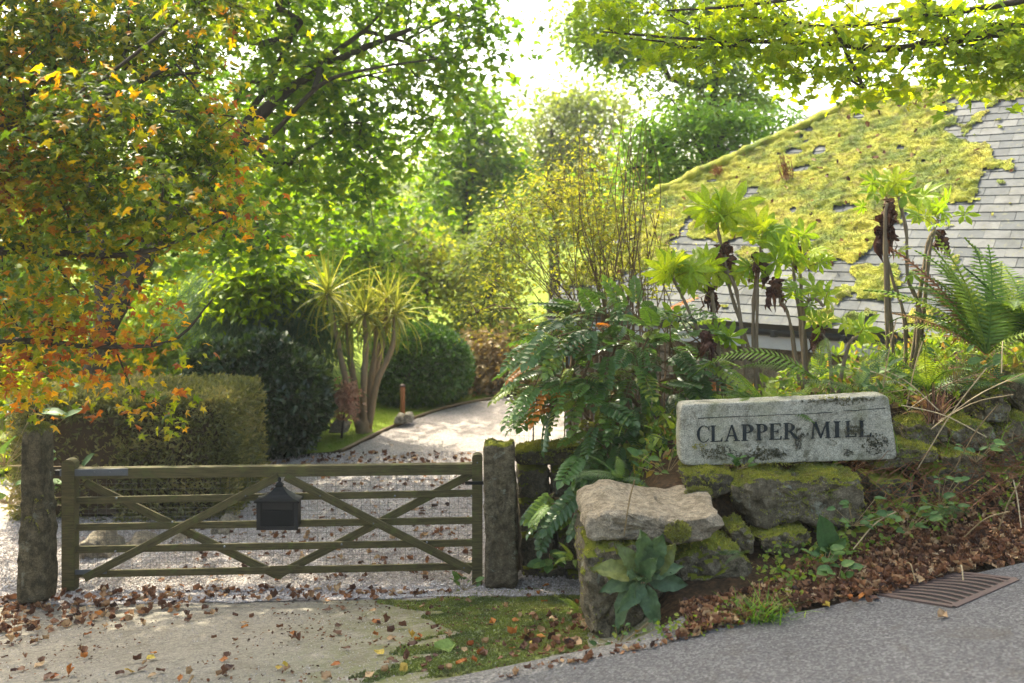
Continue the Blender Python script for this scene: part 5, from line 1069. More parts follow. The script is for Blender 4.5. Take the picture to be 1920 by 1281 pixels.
weed('leafy sprig on the bank between the tallest fatsia and the big fern', 1790, 715, 6.8, 14, .06, .11, up=1.0, spread=.15)
weed('ground ivy at the base of the lower left boulder, by the lane edge', 1160, 1205, 5.2, 12, .03, .05, spread=.10)
weed('green leafy clump hanging under the low wall beside the right gatepost', 1030, 1055, 7.5, 9, .08, .14, up=-.2)
weed('green sprig right of the hanging pinnate leaves, on top of the boulder wall', 1250, 885, 6.5, 14, .06, .11, up=.8, spread=.12)
weed('dark leaves low on the bank at right of the verge', 1760, 945, 6.0, 12, .05, .08, spread=.12)
weed('bright leaves behind the left gatepost', 15, 940, 8.6, 30, .12, .22, up=1.0, spread=.35)
weed('broad light green leaves outside the left gatepost foot', 10, 870, 9.2, 34, .14, .26, up=1.0, spread=.5)
# small mixed leaves creeping over the verge and round the stones
def creep(poly, n, s0, s1, mat, name, hmax=.05):
    q = cover_pts(poly, n // 7, .01, R_); q = np.repeat(q, 7, 0) + R_.normal(size=(len(q) * 7, 3)) * (.035, .03, 0); q[:, 2] += R_.random(len(q)) * hmax
    V, Fa, r = scatter_leaves(tm_oval(.34, .10), q, unit(R_.normal(size=q.shape) + (0, -.3, .3)), unit(R_.normal(size=q.shape) * .5 + (0, -.5, 1)), R_.uniform(s0, s1, len(q)), np.clip(R_.normal(.5, .25, len(q)), 0, 1))
    tag(obj(name, V, Fa, mat, None, r), kind='stuff')
def _cover(): creep([(1420, 1060), (1560, 1010), (1700, 940), (1900, 900), (1900, 960), (1700, 1040), (1560, 1090), (1440, 1140)], 900, .02, .05, M['lf_under'], 'creeping_weeds', .09); creep([(1110, 1200), (1250, 1180), (1420, 1130), (1430, 1160), (1250, 1205), (1115, 1222)], 210, .015, .035, M['lf_under'], 'creeping_weeds'); creep([(1680, 830), (1900, 760), (1915, 900), (1700, 930)], 300, .025, .06, M['lf_under'], 'creeping_weeds', .2)
# grass tuft, dry stems, ground cover
def blades(name, ctr, n, L0, L1, mat, w=.012, spread=.1, lean=.6, seed=0, az=None, up=1.0):
    rg = np.random.default_rng(seed); p = np.array(ctr) + rg.normal(size=(n, 3)) * (spread, spread * .6, .0)
    p[:, 2] = np.maximum(ground_z(p[:, 0], p[:, 1]) - .01, ctr[2] - .04); a = rg.random(n) * 6.28; d = unit(np.stack((np.cos(a) * lean * rg.random(n), np.sin(a) * lean * rg.random(n) - .15, np.full(n, up)), -1))
    V0 = []; 
    for t in (0, .35, .7, 1): ww = (1 - t ** 1.5) * w; V0 += [(-ww, t * (1 - .12 * t), -.55 * t * t), (ww, t * (1 - .12 * t), -.55 * t * t)]
    V0 = np.array(V0); F0 = np.array([x for i in range(3) for x in ((2 * i, 2 * i + 1, 2 * i + 3), (2 * i, 2 * i + 3, 2 * i + 2))])
    return scatter_leaves((V0, F0), p, d, rg.normal(size=(n, 3)) * .3 + np.stack((-d[:, 0], -d[:, 1], np.full(n, .5)), -1), rg.uniform(L0, L1, n), rg.random(n))
V, Fa, r = blades('g', G(1425, 1165), 230, .08, .22, 0, .022, .075, .8, 1); tag(obj('grass_tuft', V, Fa, M['lf_grass'], None, r, origin=G(1425, 1165)), 'bright green grass tuft in the leaf litter at the foot of the boulder wall', 'grass tuft')
g = Geo(); c_ = at(1752, 792, 6.5)
for q in range(60): a = R_.random() * 6.28; e = math.radians(R_.uniform(35, 88)); L = R_.uniform(.08, .30); dv = np.array((math.cos(a) * math.cos(e), math.sin(a) * math.cos(e) * .6, math.sin(e))); g.add(*tube(smooth_path([c_ + R_.normal(0, .03, 3) * (1, 1, .2), c_ + dv * L * .6 + (0, 0, .02), c_ + dv * L], 5), [.004, .0035, .003, .0025, .002], 4), r=R_.random())
tag(g.obj('dead_stalks', M['lf_litter'], None, False, None, c_), 'upright tuft of rusty dead fern stalks in the bracken clump by the name stone', 'dead stems')
dry = thing('dry_stems', 'long straw-coloured dead stems leaning over the bank at right of the name stone', 'dead stems', at(1800, 800, 6.5))
for q, (x0, y0, x1, y1, Y) in enumerate(((1690, 760, 1850, 820, 6.3), (1745, 805, 1920, 700, 6.4), (1880, 640, 1878, 700, 6.6), (1760, 790, 1900, 740, 6.3), (1650, 690, 1760, 770, 6.5), (1720, 880, 1850, 690, 6.2), (1790, 880, 1870, 760, 6.25), (1560, 1130, 1530, 1165, 5.3), (1900, 900, 1915, 990, 6.0), (1870, 1000, 1912, 905, 6.0), (1805, 1010, 1890, 960, 5.9), (1700, 1055, 1716, 1090, 5.4), (1800, 1062, 1806, 1088, 5.3), (1680, 600, 1650, 760, 6.6), (1170, 1005, 1190, 900, 5.42), (1680, 960, 1600, 1030, 5.8), (1600, 690, 1720, 740, 6.7), (1730, 640, 1700, 760, 6.7), (1840, 700, 1700, 770, 6.6))):
    a, b2 = at(x0, y0, Y), at(x1, y1, Y - .1); V, Fa = tube(smooth_path([a, (a + b2) / 2 + (0, 0, .04), b2], 8), .0042, 5); obj('stem', V, Fa, M['lf_straw'], dry, np.full(len(V), R_.random()))
def cover_pts(poly, n, dz=0.0, rg=R_):
    x0, y0 = np.min(poly, 0); x1, y1 = np.max(poly, 0); out_ = []
    while len(out_) < n:
        x, y = rg.uniform(x0, x1), rg.uniform(y0, y1)
        if inpoly(x, y, poly): out_.append(G(x, y, dz))
    return np.array(out_)
_cover()
# leafy undergrowth along the bank top: nobody could count it
n = 5200; X = R_.uniform(.9, 5.2, n); Yb = wall_line(X) + .28 + R_.random(n) ** 1.3 * 1.9; p = np.stack((X, Yb, ground_z(X, Yb) + R_.random(n) ** 2 * .26), -1); k = ~((p[:, 1] < 6.6) & (X < 2.62)); p = p[k]
d = unit(R_.normal(size=p.shape) + (0, -.2, .5)); V, Fa, r = scatter_leaves(tm_oval(.26, .08), p, d, unit(R_.normal(size=p.shape) * .6 + (0, -.3, 1)), R_.uniform(.04, .11, len(p)), np.clip(R_.normal(.55, .3, len(p)), 0, 1)); 
tag(obj('undergrowth', V, Fa, M['lf_under'], None, r), kind='stuff')
V, Fa, r = blades('g', (3.1, 7.45, 1.6), 1100, .12, .36, 0, .009, .8, .9, 4); tag(obj('rough_grass', V, Fa, M['lf_grass'], None, r), kind='stuff')
V, Fa, r = blades('g', (3.5, 7.15, 1.6), 500, .12, .40, 0, .007, .55, 1.4, 5, up=.7); tag(obj('dry_grass', V, Fa, M['lf_straw'], None, r), kind='stuff')
# tangle of dead fern stalks down the bank face
n = 900; X = R_.uniform(2.3, 4.6, n); Yb = wall_line(X) - .02 + R_.uniform(-.35, .25, n); p = np.stack((X, Yb, ground_z(X, Yb) + .03 + R_.random(n) * .22), -1)
a = R_.random(n) * 6.28; L = R_.uniform(.08, .28, n); e = np.stack((np.cos(a), np.sin(a) * .4, R_.normal(0, .5, n)), -1) * L[:, None]; V, Fa = frusta(p - e / 2, p + e / 2, np.full(n, .0025), np.full(n, .002), 3); tag(obj('dead_stalk_tangle', V, Fa, M['lf_fern_brown'], None, np.full(len(V), .3)), kind='stuff')

# ------------------------------------------------------------------ trees and tall shrubs
tP = lambda pts, Y: [at(x, y, Y if np.isscalar(Y) else Y[i]) for i, (x, y) in enumerate(pts)]
# twiggy yellowing shrub before the roof
ys_ = thing; sb = np.array((1.05, 9.3, .35)); rgs = np.random.default_rng(21); trunks = []
for q in range(84):
    x = rgs.uniform(905, 1290); y = rgs.uniform(260, 520) if q % 4 else rgs.uniform(180, 300); x = x if y > 330 else 1040 + (x - 1040) * .5 + 60; Yq = 9.3 + rgs.normal(0, .45); tp = at(x, y, Yq); b0 = sb + (rgs.normal(0, .22), rgs.normal(0, .2), 0); mid = b0 + (tp - b0) * .5 + (-.22 * (tp[0] - b0[0]) + rgs.normal(0, .08), rgs.normal(0, .08), .12 + .10 * rgs.normal()); trunks.append(([b0, mid, (mid + tp) / 2 + rgs.normal(0, .07, 3), tp], .0085, .0022))
make_plant('twiggy_shrub', 'tall twiggy shrub with small yellowing leaves, standing before the left end of the slate roof', 'shrub', sb, trunks,
           [(960, 420, 9.2, 80), (1040, 400, 9.4, 100), (1120, 380, 9.3, 90), (1180, 430, 9.2, 80), (940, 520, 9.3, 70), (1100, 500, 9.3, 90), (1220, 500, 9.2, 60), (1110, 280, 9.3, 50), (1040, 340, 9.3, 60), (900, 590, 9.6, 50), (985, 610, 9.2, 50)], 300, 20, .05, tm_kite(.30, .08), M['lf_yellow'], M['twig'], .24, .6, tip=.0026, rmax=.012, seed=3, shell=.2)
# near autumn maple, rooted outside the frame at left
def abias(pos):
    px, py = proj(pos); return .16 * sstep(200, 600, py) - .2 + .26 * sstep(360, 440, px) - .14 * sstep(200, 0, py) - .4 * (pos[:, 1] < 5.3) + .16 * sstep(280, 0, px) * sstep(230, 380, py)
tb = np.array((-5.0, 5.9, .0))
make_plant('autumn_maple', 'near maple with hanging green, yellow and orange autumn leaves at the left edge', 'tree', tb,
           [([tb, tb + (.05, 0, 1.4), tb + (.1, .1, 2.6), tb + (.35, .0, 3.6), tb + (.9, -.1, 5.2)], .17, .08), ([tb + (.1, .1, 2.4)] + tP([(-200, 420), (0, 240), (160, 200), (330, 120)], 6.0), .06, .012), ([tb + (.08, 0, 2.0)] + tP([(-200, 540), (0, 470), (180, 480), (300, 465), (440, 400)], 5.9), .045, .006), ([tb + (.05, 0, 1.6)] + tP([(-150, 680), (40, 640), (170, 650), (320, 640), (400, 560)], 5.9), .035, .005)],
           [(60, 60, 6.0, 130), (200, 70, 6.2, 140), (320, 100, 6.4, 90), (60, 250, 5.9, 130), (200, 270, 5.9, 130), (340, 270, 6.0, 80), (385, 190, 6.1, 50), (100, 430, 5.9, 130), (250, 420, 6.0, 100), (375, 350, 6.0, 55), (50, 590, 5.9, 90), (150, 570, 6.0, 70), (250, 520, 6.2, 40), (110, 670, 6.0, 60), (215, 660, 6.0, 45), (30, 710, 6.1, 50), (-90, 300, 6.0, 160), (-90, 100, 6.0, 150), (415, 300, 6, 32), (430, 235, 6, 26), (420, 390, 6, 28), (300, 600, 6, 30), (310, 757, 6.2, 8), (240, 735, 6.2, 12), (330, 640, 6, 16), (385, 595, 5.9, 10), (180, 200, 5.0, 70), (300, 330, 5.0, 50), (430, 30, 5.0, 45), (380, -20, 5.0, 60)],
           430, 31, .062, [tm_maple_rough(q) for q in range(5)], M['lf_autumn'], M['bark'], .27, .7, droop=.7, tip=.0035, bias=abias, seed=12, singles=(M['lf_autumn_o'], 295), shell=.2, noise_amp=.75, jitter=.27)
# dangling orange sprays over the hedge
tb2 = at(300, 770, 6.4)
# big green sycamore behind the hedge
stb = gz(150, 12.2)
make_plant('green_sycamore', 'large dark green sycamore with leaning trunk and spreading limbs, behind the hedge', 'tree', stb,
           [([stb] + tP([(190, 640), (262, 500), (330, 400), (440, 265), (540, 170), (650, 105), (770, 55)], [12.2, 12.2, 12.2, 12.3, 12.5, 12.7, 13.0]), .17, .03), ([at(190, 655, 12.2)] + tP([(200, 560), (180, 440), (150, 250), (130, 0)], 12.4), .15, .08), ([at(440, 265, 12.3)] + tP([(500, 260), (600, 160), (690, 130), (820, 110)], [12.0, 11.8, 11.9, 12.2]), .045, .012)],
           [(480, 50, 12.5, 120), (610, 40, 13, 120), (740, 40, 13.2, 110), (850, 60, 13.5, 85), (900, 20, 13.5, 60), (560, 180, 12.8, 100), (690, 180, 12.8, 110), (800, 170, 13, 80), (870, 130, 13.2, 55), (500, 310, 12.5, 85), (620, 310, 12.8, 100), (735, 290, 13, 80), (800, 250, 13, 50), (480, 430, 12.6, 80), (590, 400, 13, 75), (680, 390, 13, 60), (690, 340, 13, 70), (350, 250, 13.5, 110), (300, 60, 13.5, 110), (150, 150, 13.5, 140), (560, -120, 13, 170), (780, -90, 13.2, 130), (260, -100, 13.5, 170), (100, -380, 9.5, 200), (420, -420, 10, 220), (760, -430, 10.5, 220), (230, -200, 10.5, 200), (-20, -260, 10.5, 200), (470, -230, 10.8, 170), (880, -560, 8.8, 230), (1060, -640, 8.4, 210), (640, -560, 9.2, 200), (250, -700, 10, 220), (650, -720, 10.5, 220), (-250, -500, 9.5, 220)],  # masses high above the frame are added to shade apron and lane
           900, 42, .155, tm_star(), M['lf_syc'], M['bark'], .62, .6, tip=.005, rmax=.045, seed=31, shell=.3)
# sycamore branch over the roof at right
rb = np.array((6.6, 6.6, 1.9)); 
make_plant('overhanging_sycamore', 'sunlit yellow-green sycamore boughs reaching in over the mossy roof from the right', 'tree', rb,
           [([rb, rb + (-.1, 0, 1.4), rb + (.1, .1, 2.6), rb + (.2, .3, 4.4)], .20, .12), ([rb + (.05, .1, 2.0)] + tP([(2250, 60), (1920, 58), (1760, 80), (1655, 92), (1540, 80), (1400, 78), (1280, 72), (1130, 60)], [6.9, 7.2, 7.4, 7.5, 7.6, 7.7, 7.8, 8.0]), .055, .007), ([rb + (.1, .2, 2.6)] + tP([(2200, -60), (1900, 5), (1700, 35), (1560, 50), (1420, 30)], [6.9, 7.1, 7.3, 7.4, 7.6]), .04, .007), ([rb + (.1, .1, 2.8)] + tP([(2200, -160), (1900, -60), (1600, -20), (1400, 10), (1250, 20)], [6.8, 7, 7.2, 7.4, 7.6]), .04, .007), ([at(1780, 78, 7.4)] + tP([(1740, 60), (1710, 110), (1670, 150), (1620, 165)], 7.4), .012, .004)],
           [(1180, 30, 8, 60), (1290, 40, 7.8, 70), (1400, 40, 7.6, 75), (1510, 50, 7.5, 80), (1620, 40, 7.4, 80), (1740, 40, 7.3, 85), (1860, 40, 7.2, 90), (1960, 60, 7.1, 90), (1600, 130, 7.4, 50), (1590, 172, 7.4, 18), (1700, 165, 7.3, 30), (1820, 165, 7.2, 35), (1520, 150, 7.5, 25), (1300, 140, 7.7, 30), (1660, 150, 7.4, 30), (1760, 120, 7.3, 45), (1850, 120, 7.2, 55), (1930, 120, 7.1, 50), (1470, 115, 7.5, 45), (1350, 110, 7.7, 45), (1250, 90, 7.8, 35), (1130, 10, 8.1, 40)],
           190, 17, .09, [tm_maple_rough(q + 20) for q in range(5)], M['lf_syc_bright'], M['bark'], .26, .35, tip=.003, rmax=.016, seed=44, singles=(M['lf_syc_bright_o'], 295), shell=.1, droop=.5)
K = tm_kite(.32, .1)
def bgtree(name, label, base_px, Y, trunk, blobs, nc, per, size, mat, tm=K, r0=.12, seed=0, cr=.7, cat='tree', base=None, **kw):
    b = gz(base_px, Y) if base is None else base
    make_plant(name, label, cat, b, [([b] + tP(trunk, Y), r0, r0 * .3)], blobs, nc, per, size, tm, M[mat], M['bark'], cr, kw.pop('flat', .6), tip=kw.pop('tip', .008), rmax=r0 * .7, seed=seed, **kw)
bgtree('slender_tree', 'slender dark tree with a visible trunk beyond the drive, in the gap of sky', 874, 24, [(873, 500), (880, 360), (885, 280), (890, 200)], [(885, 240, 24, 55), (855, 320, 24, 45), (925, 310, 24, 45), (890, 180, 24, 40), (880, 290, 24, 50), (900, 380, 24, 40), (850, 400, 24, 40)], 110, 45, .20, 'lf_syc', r0=.2, seed=51, cr=.8)
bgtree('pale_tree', 'pale feathery green tree beyond the drive, in the middle of the photo', 1040, 30, [(1040, 500), (1035, 350), (1035, 240)], [(1030, 210, 30, 65), (1100, 250, 30, 80), (985, 290, 30, 60), (1060, 330, 30, 80), (960, 370, 30, 60), (1140, 190, 30, 45), (1000, 420, 30, 70), (1120, 400, 30, 80)], 170, 60, .20, 'lf_pale', r0=.22, seed=52, cr=1.0)
bgtree('ash_tree', 'airy light green ash tree standing behind the roof, upper middle', 1338, 17, [(1338, 330), (1335, 240), (1340, 120), (1330, 20)], [(1075, 30, 17, 45), (1140, 60, 17, 65), (1220, 60, 17, 60), (1240, 130, 17, 50), (1160, 130, 17, 40), (1320, 60, 17, 70), (1345, 170, 17, 55), (1390, 200, 17, 45), (1290, 180, 17, 45), (1420, 130, 17, 40), (1180, -60, 17, 90), (1330, -70, 17, 110)], 300, 50, .115, 'lf_ash', r0=.13, seed=53, cr=.5, droop=.7)
bgtree('laurel', 'bright green laurel with long leaves behind the hip of the mossy roof', 1300, 15.2, [(1310, 400), (1320, 300)], [(1220, 240, 15.2, 40), (1290, 230, 15.2, 50), (1360, 235, 15.2, 50), (1420, 230, 15.2, 40), (1240, 290, 15.2, 50), (1320, 285, 15.2, 50), (1460, 225, 15.2, 25), (1200, 340, 15.2, 50), (1265, 340, 15.2, 45), (1390, 270, 15.2, 40)], 130, 40, .15, 'lf_laurel', tm_oval(.17, .06), .07, 54, .42, 'shrub', shell=.2)
sh = [('yellowing shrub beyond the round camellia-like shrub', (800, 480), 20, [(780, 470, 20, 55), (840, 500, 20, 55), (760, 530, 20, 45), (830, 560, 20, 50), (890, 540, 20, 45)], 'lf_yellow'),
      ('pale green shrub beyond the end of the drive, left of the twiggy shrub', (905, 560), 19, [(900, 470, 19, 55), (940, 520, 19, 55), (880, 590, 19, 45), (930, 600, 19, 50), (960, 430, 19, 50)], 'lf_pale'),
      ('tan thicket of dying stems at the right bend of the drive', (905, 700), 17.6, [(900, 650, 17.6, 40), (900, 710, 17.6, 35), (940, 680, 17.6, 45), (880, 720, 17.6, 18)], 'lf_tan'),
      ('yellow-green shrub low at the far end of the drive', (950, 700), 18.6, [(950, 640, 18.6, 50), (960, 720, 18.6, 40), (1000, 680, 18.6, 60), (910, 740, 18.6, 16)], 'lf_yellow'),
      ('mid green shrub behind the spiky palm heads', (690, 560), 18, [(660, 470, 18, 55), (720, 470, 18, 55), (700, 540, 18, 60), (740, 590, 18, 45), (650, 560, 18, 50)], 'lf_syc'),
      ('bright lime shrub left of the dark evergreen dome', (300, 640), 16, [(290, 620, 16, 60), (340, 580, 16, 45), (250, 680, 16, 45), (330, 680, 16, 40)], 'lf_syc_bright'),
      ('lime green shrub hanging above the blue conifer', (470, 560), 15, [(475, 545, 14.0, 20), (495, 505, 14.0, 16)], 'lf_syc_bright'),
      ('green shrub at the far left behind the gatepost', (30, 800), 13, [(10, 780, 13, 60), (-60, 740, 13, 80), (30, 850, 12, 40)], 'lf_syc_bright')]
for q, (lb, bp, Y, blb, mt) in enumerate(sh):
    bgtree('background_shrub', lb, bp[0], Y, [(bp[0], bp[1] + 30), (bp[0] + 5, bp[1])], blb, 90, 42, .13 if mt != 'lf_syc_bright' else .16, mt, r0=.05, seed=60 + q, cr=.5, cat='shrub', shell=.2)
# blue-green conifer with drooping sprays
cb = gz(500, 14.5)
make_plant('blue_conifer', 'blue-green conifer with drooping feathery sprays behind the dark evergreen dome', 'tree', cb, [([cb] + tP([(500, 640), (500, 480), (500, 420)], 14.5), .13, .03)], [(470, 590, 14.4, 60), (540, 590, 14.4, 60), (595, 640, 14.4, 45), (520, 525, 14.4, 55), (440, 540, 14.4, 50), (560, 555, 14.4, 45), (400, 580, 14.4, 45), (595, 580, 14.4, 35), (500, 660, 14.4, 80)], 210, 150, .17, tm_kite(.05, .01), M['lf_conifer'], M['bark'], .5, .4, droop=.9, tip=.005, rmax=.06, seed=71, shell=.25)
# dark trees filling the wood behind the maple
for q, (lb, bx, Y, blb, mt) in enumerate((('dark evergreen tree deep in the shade behind the autumn maple', 90, 19, [(60, 150, 19, 130), (200, 250, 19, 130), (60, 400, 19, 130), (200, 480, 19, 120), (330, 380, 19, 110), (100, 600, 19, 110), (380, 200, 19, 120), (-100, 300, 19, 160)], 'lf_syc'),
                                          ('tall shadowy tree behind the blue conifer', 430, 21, [(420, 350, 21, 110), (520, 420, 21, 110), (450, 500, 21, 100), (600, 460, 21, 90), (330, 560, 21, 110), (560, 300, 21, 110), (700, 420, 21, 70), (640, 540, 21, 90), (740, 500, 21, 50), (560, 60, 20, 100), (670, -10, 20, 100), (600, 190, 20, 90), (700, 270, 20, 70)], 'lf_syc'),  # upper masses added to shade the drive, and to fill the sky gaps
                                          ('dark tree past the left edge, behind the hedge', -60, 16, [(-80, 500, 16, 140), (20, 650, 16, 80), (-60, 720, 16, 100), (120, 690, 16, 60)], 'lf_syc'))):
    bgtree('woodland_tree', lb, bx, Y, [(bx, 500), (bx + 15, 250)], blb, 190, 38, .22, mt, tm_star(), .2, 80 + q, .95, shell=.3)
# far wood
n = 0; blb = []
rgw = np.random.default_rng(9)
for x in np.arange(-500, 2500, 70): Yw_ = rgw.uniform(42, 55); blb.append((x, 360 + rgw.normal(0, 25) + (40 if 800 < x < 1000 else 0), Yw_, 75)); blb.append((x, 470, Yw_, 80))
cl = []; bl_ = np.array(blb); pk = rgw.integers(len(bl_), size=1500); u = unit(rgw.normal(size=(1500, 3))) * rgw.random((1500, 1)) ** .4; c_ = np.array([at(*bl_[k, :3]) for k in pk]) + u * (bl_[pk, 3] / FPX * bl_[pk, 2])[:, None]
pos = np.repeat(c_, 26, 0) + rgw.normal(size=(39000, 3)) * .6; rn = np.clip(.5 + .4 * fbm(pos * .15, 2) + rgw.normal(size=len(pos)) * .2, 0, 1)
V, Fa, r = scatter_leaves(K, pos, rgw.normal(size=pos.shape) + (0, 0, -.3), rgw.normal(size=pos.shape) * .6 + (0, 0, 1), rgw.uniform(.25, .5, len(pos)), rn); tag(obj('far_wood', V, Fa, M['lf_pale'], None, r), kind='stuff')
# faded pink-tan shrub by the palm
bgtree('hydrangea', 'low faded pink-tan shrub at the foot of the spiky palm', 640, 13.7, [(645, 780), (650, 740)], [(640, 740, 13.7, 26), (655, 765, 13.6, 22), (622, 765, 13.7, 20), (650, 720, 13.7, 16)], 36, 34, .07, 'lf_pink', r0=.02, seed=90, cr=.14, cat='shrub', tip=.004, shell=.2)

# ------------------------------------------------------------------ moss on the apron, dead leaves
MP = [(705, 1128), (860, 1108), (1000, 1085), (1092, 1080), (1100, 1215), (1000, 1240), (930, 1262), (700, 1281), (640, 1281), (760, 1210), (850, 1180), (770, 1150)]
n = 80000; rgm = np.random.default_rng(8); X = rgm.uniform(-1.4, .85, n); Yq = rgm.uniform(4.3, 7.9, n); p = np.stack((X, Yq, ground_z(X, Yq) + .002), -1); px, py = proj(p)
dn = fbm(np.stack((X * 1.9, Yq * 2.6, X * 0), -1), 4); ins = inpoly(px + 14 * fbm(np.stack((X * 5, Yq * 5, X * 0), -1), 2), py, MP); ed_ = sstep(640, 950, px)
k = ins & (dn > .22 - .85 * ed_); p = p[k]; n = len(p)
V, Fa, r = scatter_leaves(TUFT, p, unit(rgm.normal(size=(n, 3)) * .5 + (0, 0, .7)), rgm.normal(size=(n, 3)), rgm.uniform(.008, .024, n), rgm.random(n))
xx_, yy_ = np.meshgrid(np.arange(-1.4, .85, .03), np.arange(4.3, 7.9, .03), indexing='ij'); zz_ = ground_z(xx_, yy_) + .006 + .004 * fbm(np.stack((xx_ * 20, yy_ * 20, xx_ * 0), -1), 2); Pm = np.stack((xx_, yy_, zz_), -1); pxm, pym = proj(Pm)
mm_ = inpoly(pxm + 14 * fbm(np.stack((xx_ * 5, yy_ * 5, xx_ * 0), -1), 2), pym, MP) & (fbm(np.stack((xx_ * 1.9, yy_ * 2.6, xx_ * 0), -1), 4) + .8 * fbm(np.stack((xx_ * 11, yy_ * 11, xx_ * 0), -1), 3, .7) > .36 - .85 * sstep(640, 950, pxm))
ai, bi = xx_.shape; ii = np.arange(ai - 1)[:, None] * bi; jj = np.arange(bi - 1)[None]; Fg = np.stack((ii + jj, ii + bi + jj, ii + bi + jj + 1, ii + jj + 1), -1).reshape(-1, 4); Fg = Fg[mm_.ravel()[Fg].all(1)]
us_ = np.unique(Fg); rm_ = np.full(ai * bi, -1); rm_[us_] = np.arange(len(us_)); gm_ = Geo(); gm_.add(Pm.reshape(-1, 3)[us_], rm_[Fg]); gm_.add(V, Fa, r); gm_.obj('apron_moss', M['ground_moss'], None, False, 'stuff')
mg, nt_, out_ = None, None, None
def curled(c, seed):
    V = []; nu, nv = 3, 4
    for j in range(nv):
        t = j / (nv - 1); ww = (.16, .40, .34, .05)[j] * (1 + .25 * math.sin(seed * 3 + j * 2))
        for i in range(nu): u = i - 1; V.append((u * ww + .05 * math.sin(seed + j), t - .5, c * .32 * u * u * (1 + .4 * math.sin(seed * 2 + j + u)) + .18 * c * (t - .5) ** 2 * 2 + .06 * math.sin(seed * 5 + j * 2.3 + u)))
    Fa = [x for j in range(nv - 1) for i in range(nu - 1) for x in ((j * nu + i, j * nu + i + 1, j * nu + nu + i + 1), (j * nu + i, j * nu + nu + i + 1, j * nu + nu + i))]
    return np.array(V), np.array(Fa)
CUR = [curled(c, i) for i, c in enumerate((.25, .7, 1.1, 1.5))]
CM = {k: [np_mesh('fallen_leaf', V, Fa, M['fallen_' + k]) for V, Fa in CUR] for k in ('brown', 'orange', 'tan', 'yellow', 'green')}
rgl = np.random.default_rng(14); REG = [([(0, 1135), (180, 1120), (330, 1130), (420, 1150), (250, 1190), (0, 1220)], 50, 'brown fallen leaf in the drift'), ([(0, 1190), (420, 1150), (700, 1130), (820, 1150), (760, 1281), (0, 1281)], 78, 'fallen leaf on the pale concrete apron'), ([(780, 1135), (1085, 1090), (1100, 1210), (960, 1250), (760, 1275)], 55, 'fallen leaf on the mossy apron corner'), ([(1200, 1215), (1500, 1150), (1650, 1130), (1640, 1100), (1400, 1140), (1230, 1180)], 46, 'fallen leaf at the lane edge')]
cls = 0
for poly, cnt, lb in REG:
    for p in cover_pts(poly, cnt, .012, rgl):
        cname = rgl.choice(['brown', 'orange', 'tan', 'yellow'], p=(.62, .14, .21, .03)); L = rgl.uniform(.034, .066) * (1.15 if 'pale' in lb else 1)
        d = rgl.normal(size=3) * (1, 1, .15); nn_ = np.array((0, 0, 1.)) + rgl.normal(size=3) * .22; o = inst('fallen_leaf', CM[cname][int(rgl.integers(4))], None, p + (0, 0, .006), frame(unit(d), nn_), float(L))
        sz_ = 'broad' if L > .062 else ('small' if L < .046 else 'curled'); x_ = proj(p)[0]; base_ = lb[6:] if lb.startswith('brown') else lb
        where = ('below the left gatepost' if x_ < 180 else 'near the hinge end of the gate') if lb.startswith('brown') else (('left of the letter box' if x_ < 420 else ('under the letter box' if x_ < 620 else 'before the latch end')) if 'pale' in lb else (('on its left edge' if x_ < 900 else 'near the lower left boulder') if 'mossy' in lb else ('before the grass tuft' if x_ < 1430 else 'near the drain grate')))
        lab = sz_ + ' ' + cname + ' ' + base_.replace(' before the gate', '').replace(' below the left gatepost', '').replace(' below the boulder wall', '') + ' ' + where; tag(o, lab, 'fallen leaf', 'fallen leaves: ' + lab)
p = G(835, 1218, .02); tag(inst('fallen_leaf', CM['green'][1], None, p, frame(np.array((1., .2, 0)), np.array((0, -.2, 1.))), .13), 'single fresh green leaf lying on the mossy apron', 'fallen leaf')
p = G(1765, 1156, .02); tag(inst('fallen_leaf', CM['tan'][1], None, p, frame(np.array((.6, .4, 0)), np.array((.2, -.3, 1.))), .07), 'single pale leaf on the asphalt just below the drain grate', 'fallen leaf')
# deep litter on the verge, in corners and over the gravel
P_ = []; Sz = []
def litter(poly, n, h, s0, s1): q = cover_pts(poly, n, .008, rgl); q[:, 2] += rgl.random(n) * h; P_.append(q); Sz.append(rgl.uniform(s0, s1, n))
litter([(1290, 1195), (1420, 1165), (1600, 1120), (1660, 1118), (1800, 1075), (1920, 1052), (1920, 960), (1800, 1000), (1640, 1020), (1500, 1090), (1400, 1140), (1270, 1190)], 3600, .03, .022, .058)
litter([(1275, 1145), (1430, 1105), (1520, 1060), (1640, 1020), (1650, 1060), (1420, 1150), (1300, 1195)], 1700, .025, .022, .055)
litter([(1640, 980), (1920, 900), (1920, 1000), (1650, 1040)], 600, .04, .022, .055)
litter([(0, 1125), (140, 1108), (330, 1105), (420, 1128), (330, 1150), (200, 1165), (0, 1200)], 300, .025, .03, .07)
litter([(330, 1100), (620, 1105), (900, 1108), (700, 1125), (420, 1130)], 130, .015, .03, .07)
litter([(640, 850), (900, 850), (900, 880), (440, 880)], 160, .01, .04, .08)
litter([(330, 890), (900, 880), (900, 1090), (300, 1095)], 420, .01, .03, .07)
litter([(1000, 1160), (1100, 1140), (1100, 1215), (960, 1245)], 70, .015, .03, .06)
litter([(1100, 1222), (1300, 1190), (1420, 1165), (1300, 1200), (930, 1278)], 60, .008, .02, .05)
P_ = np.vstack(P_); Sz = np.concatenate(Sz); n = len(P_)
VV = []; FF = []; RR = []; off = 0
for w in range(4):
    k = np.arange(n) % 4 == w; V, Fa, r = scatter_leaves(CUR[w], P_[k], rgl.normal(size=(k.sum(), 3)) * (1, 1, .3), rgl.normal(size=(k.sum(), 3)) * .38 + (0, -.1, 1), Sz[k], rgl.random(k.sum())); VV.append(V); FF.append(Fa + off); RR.append(r); off += len(V)
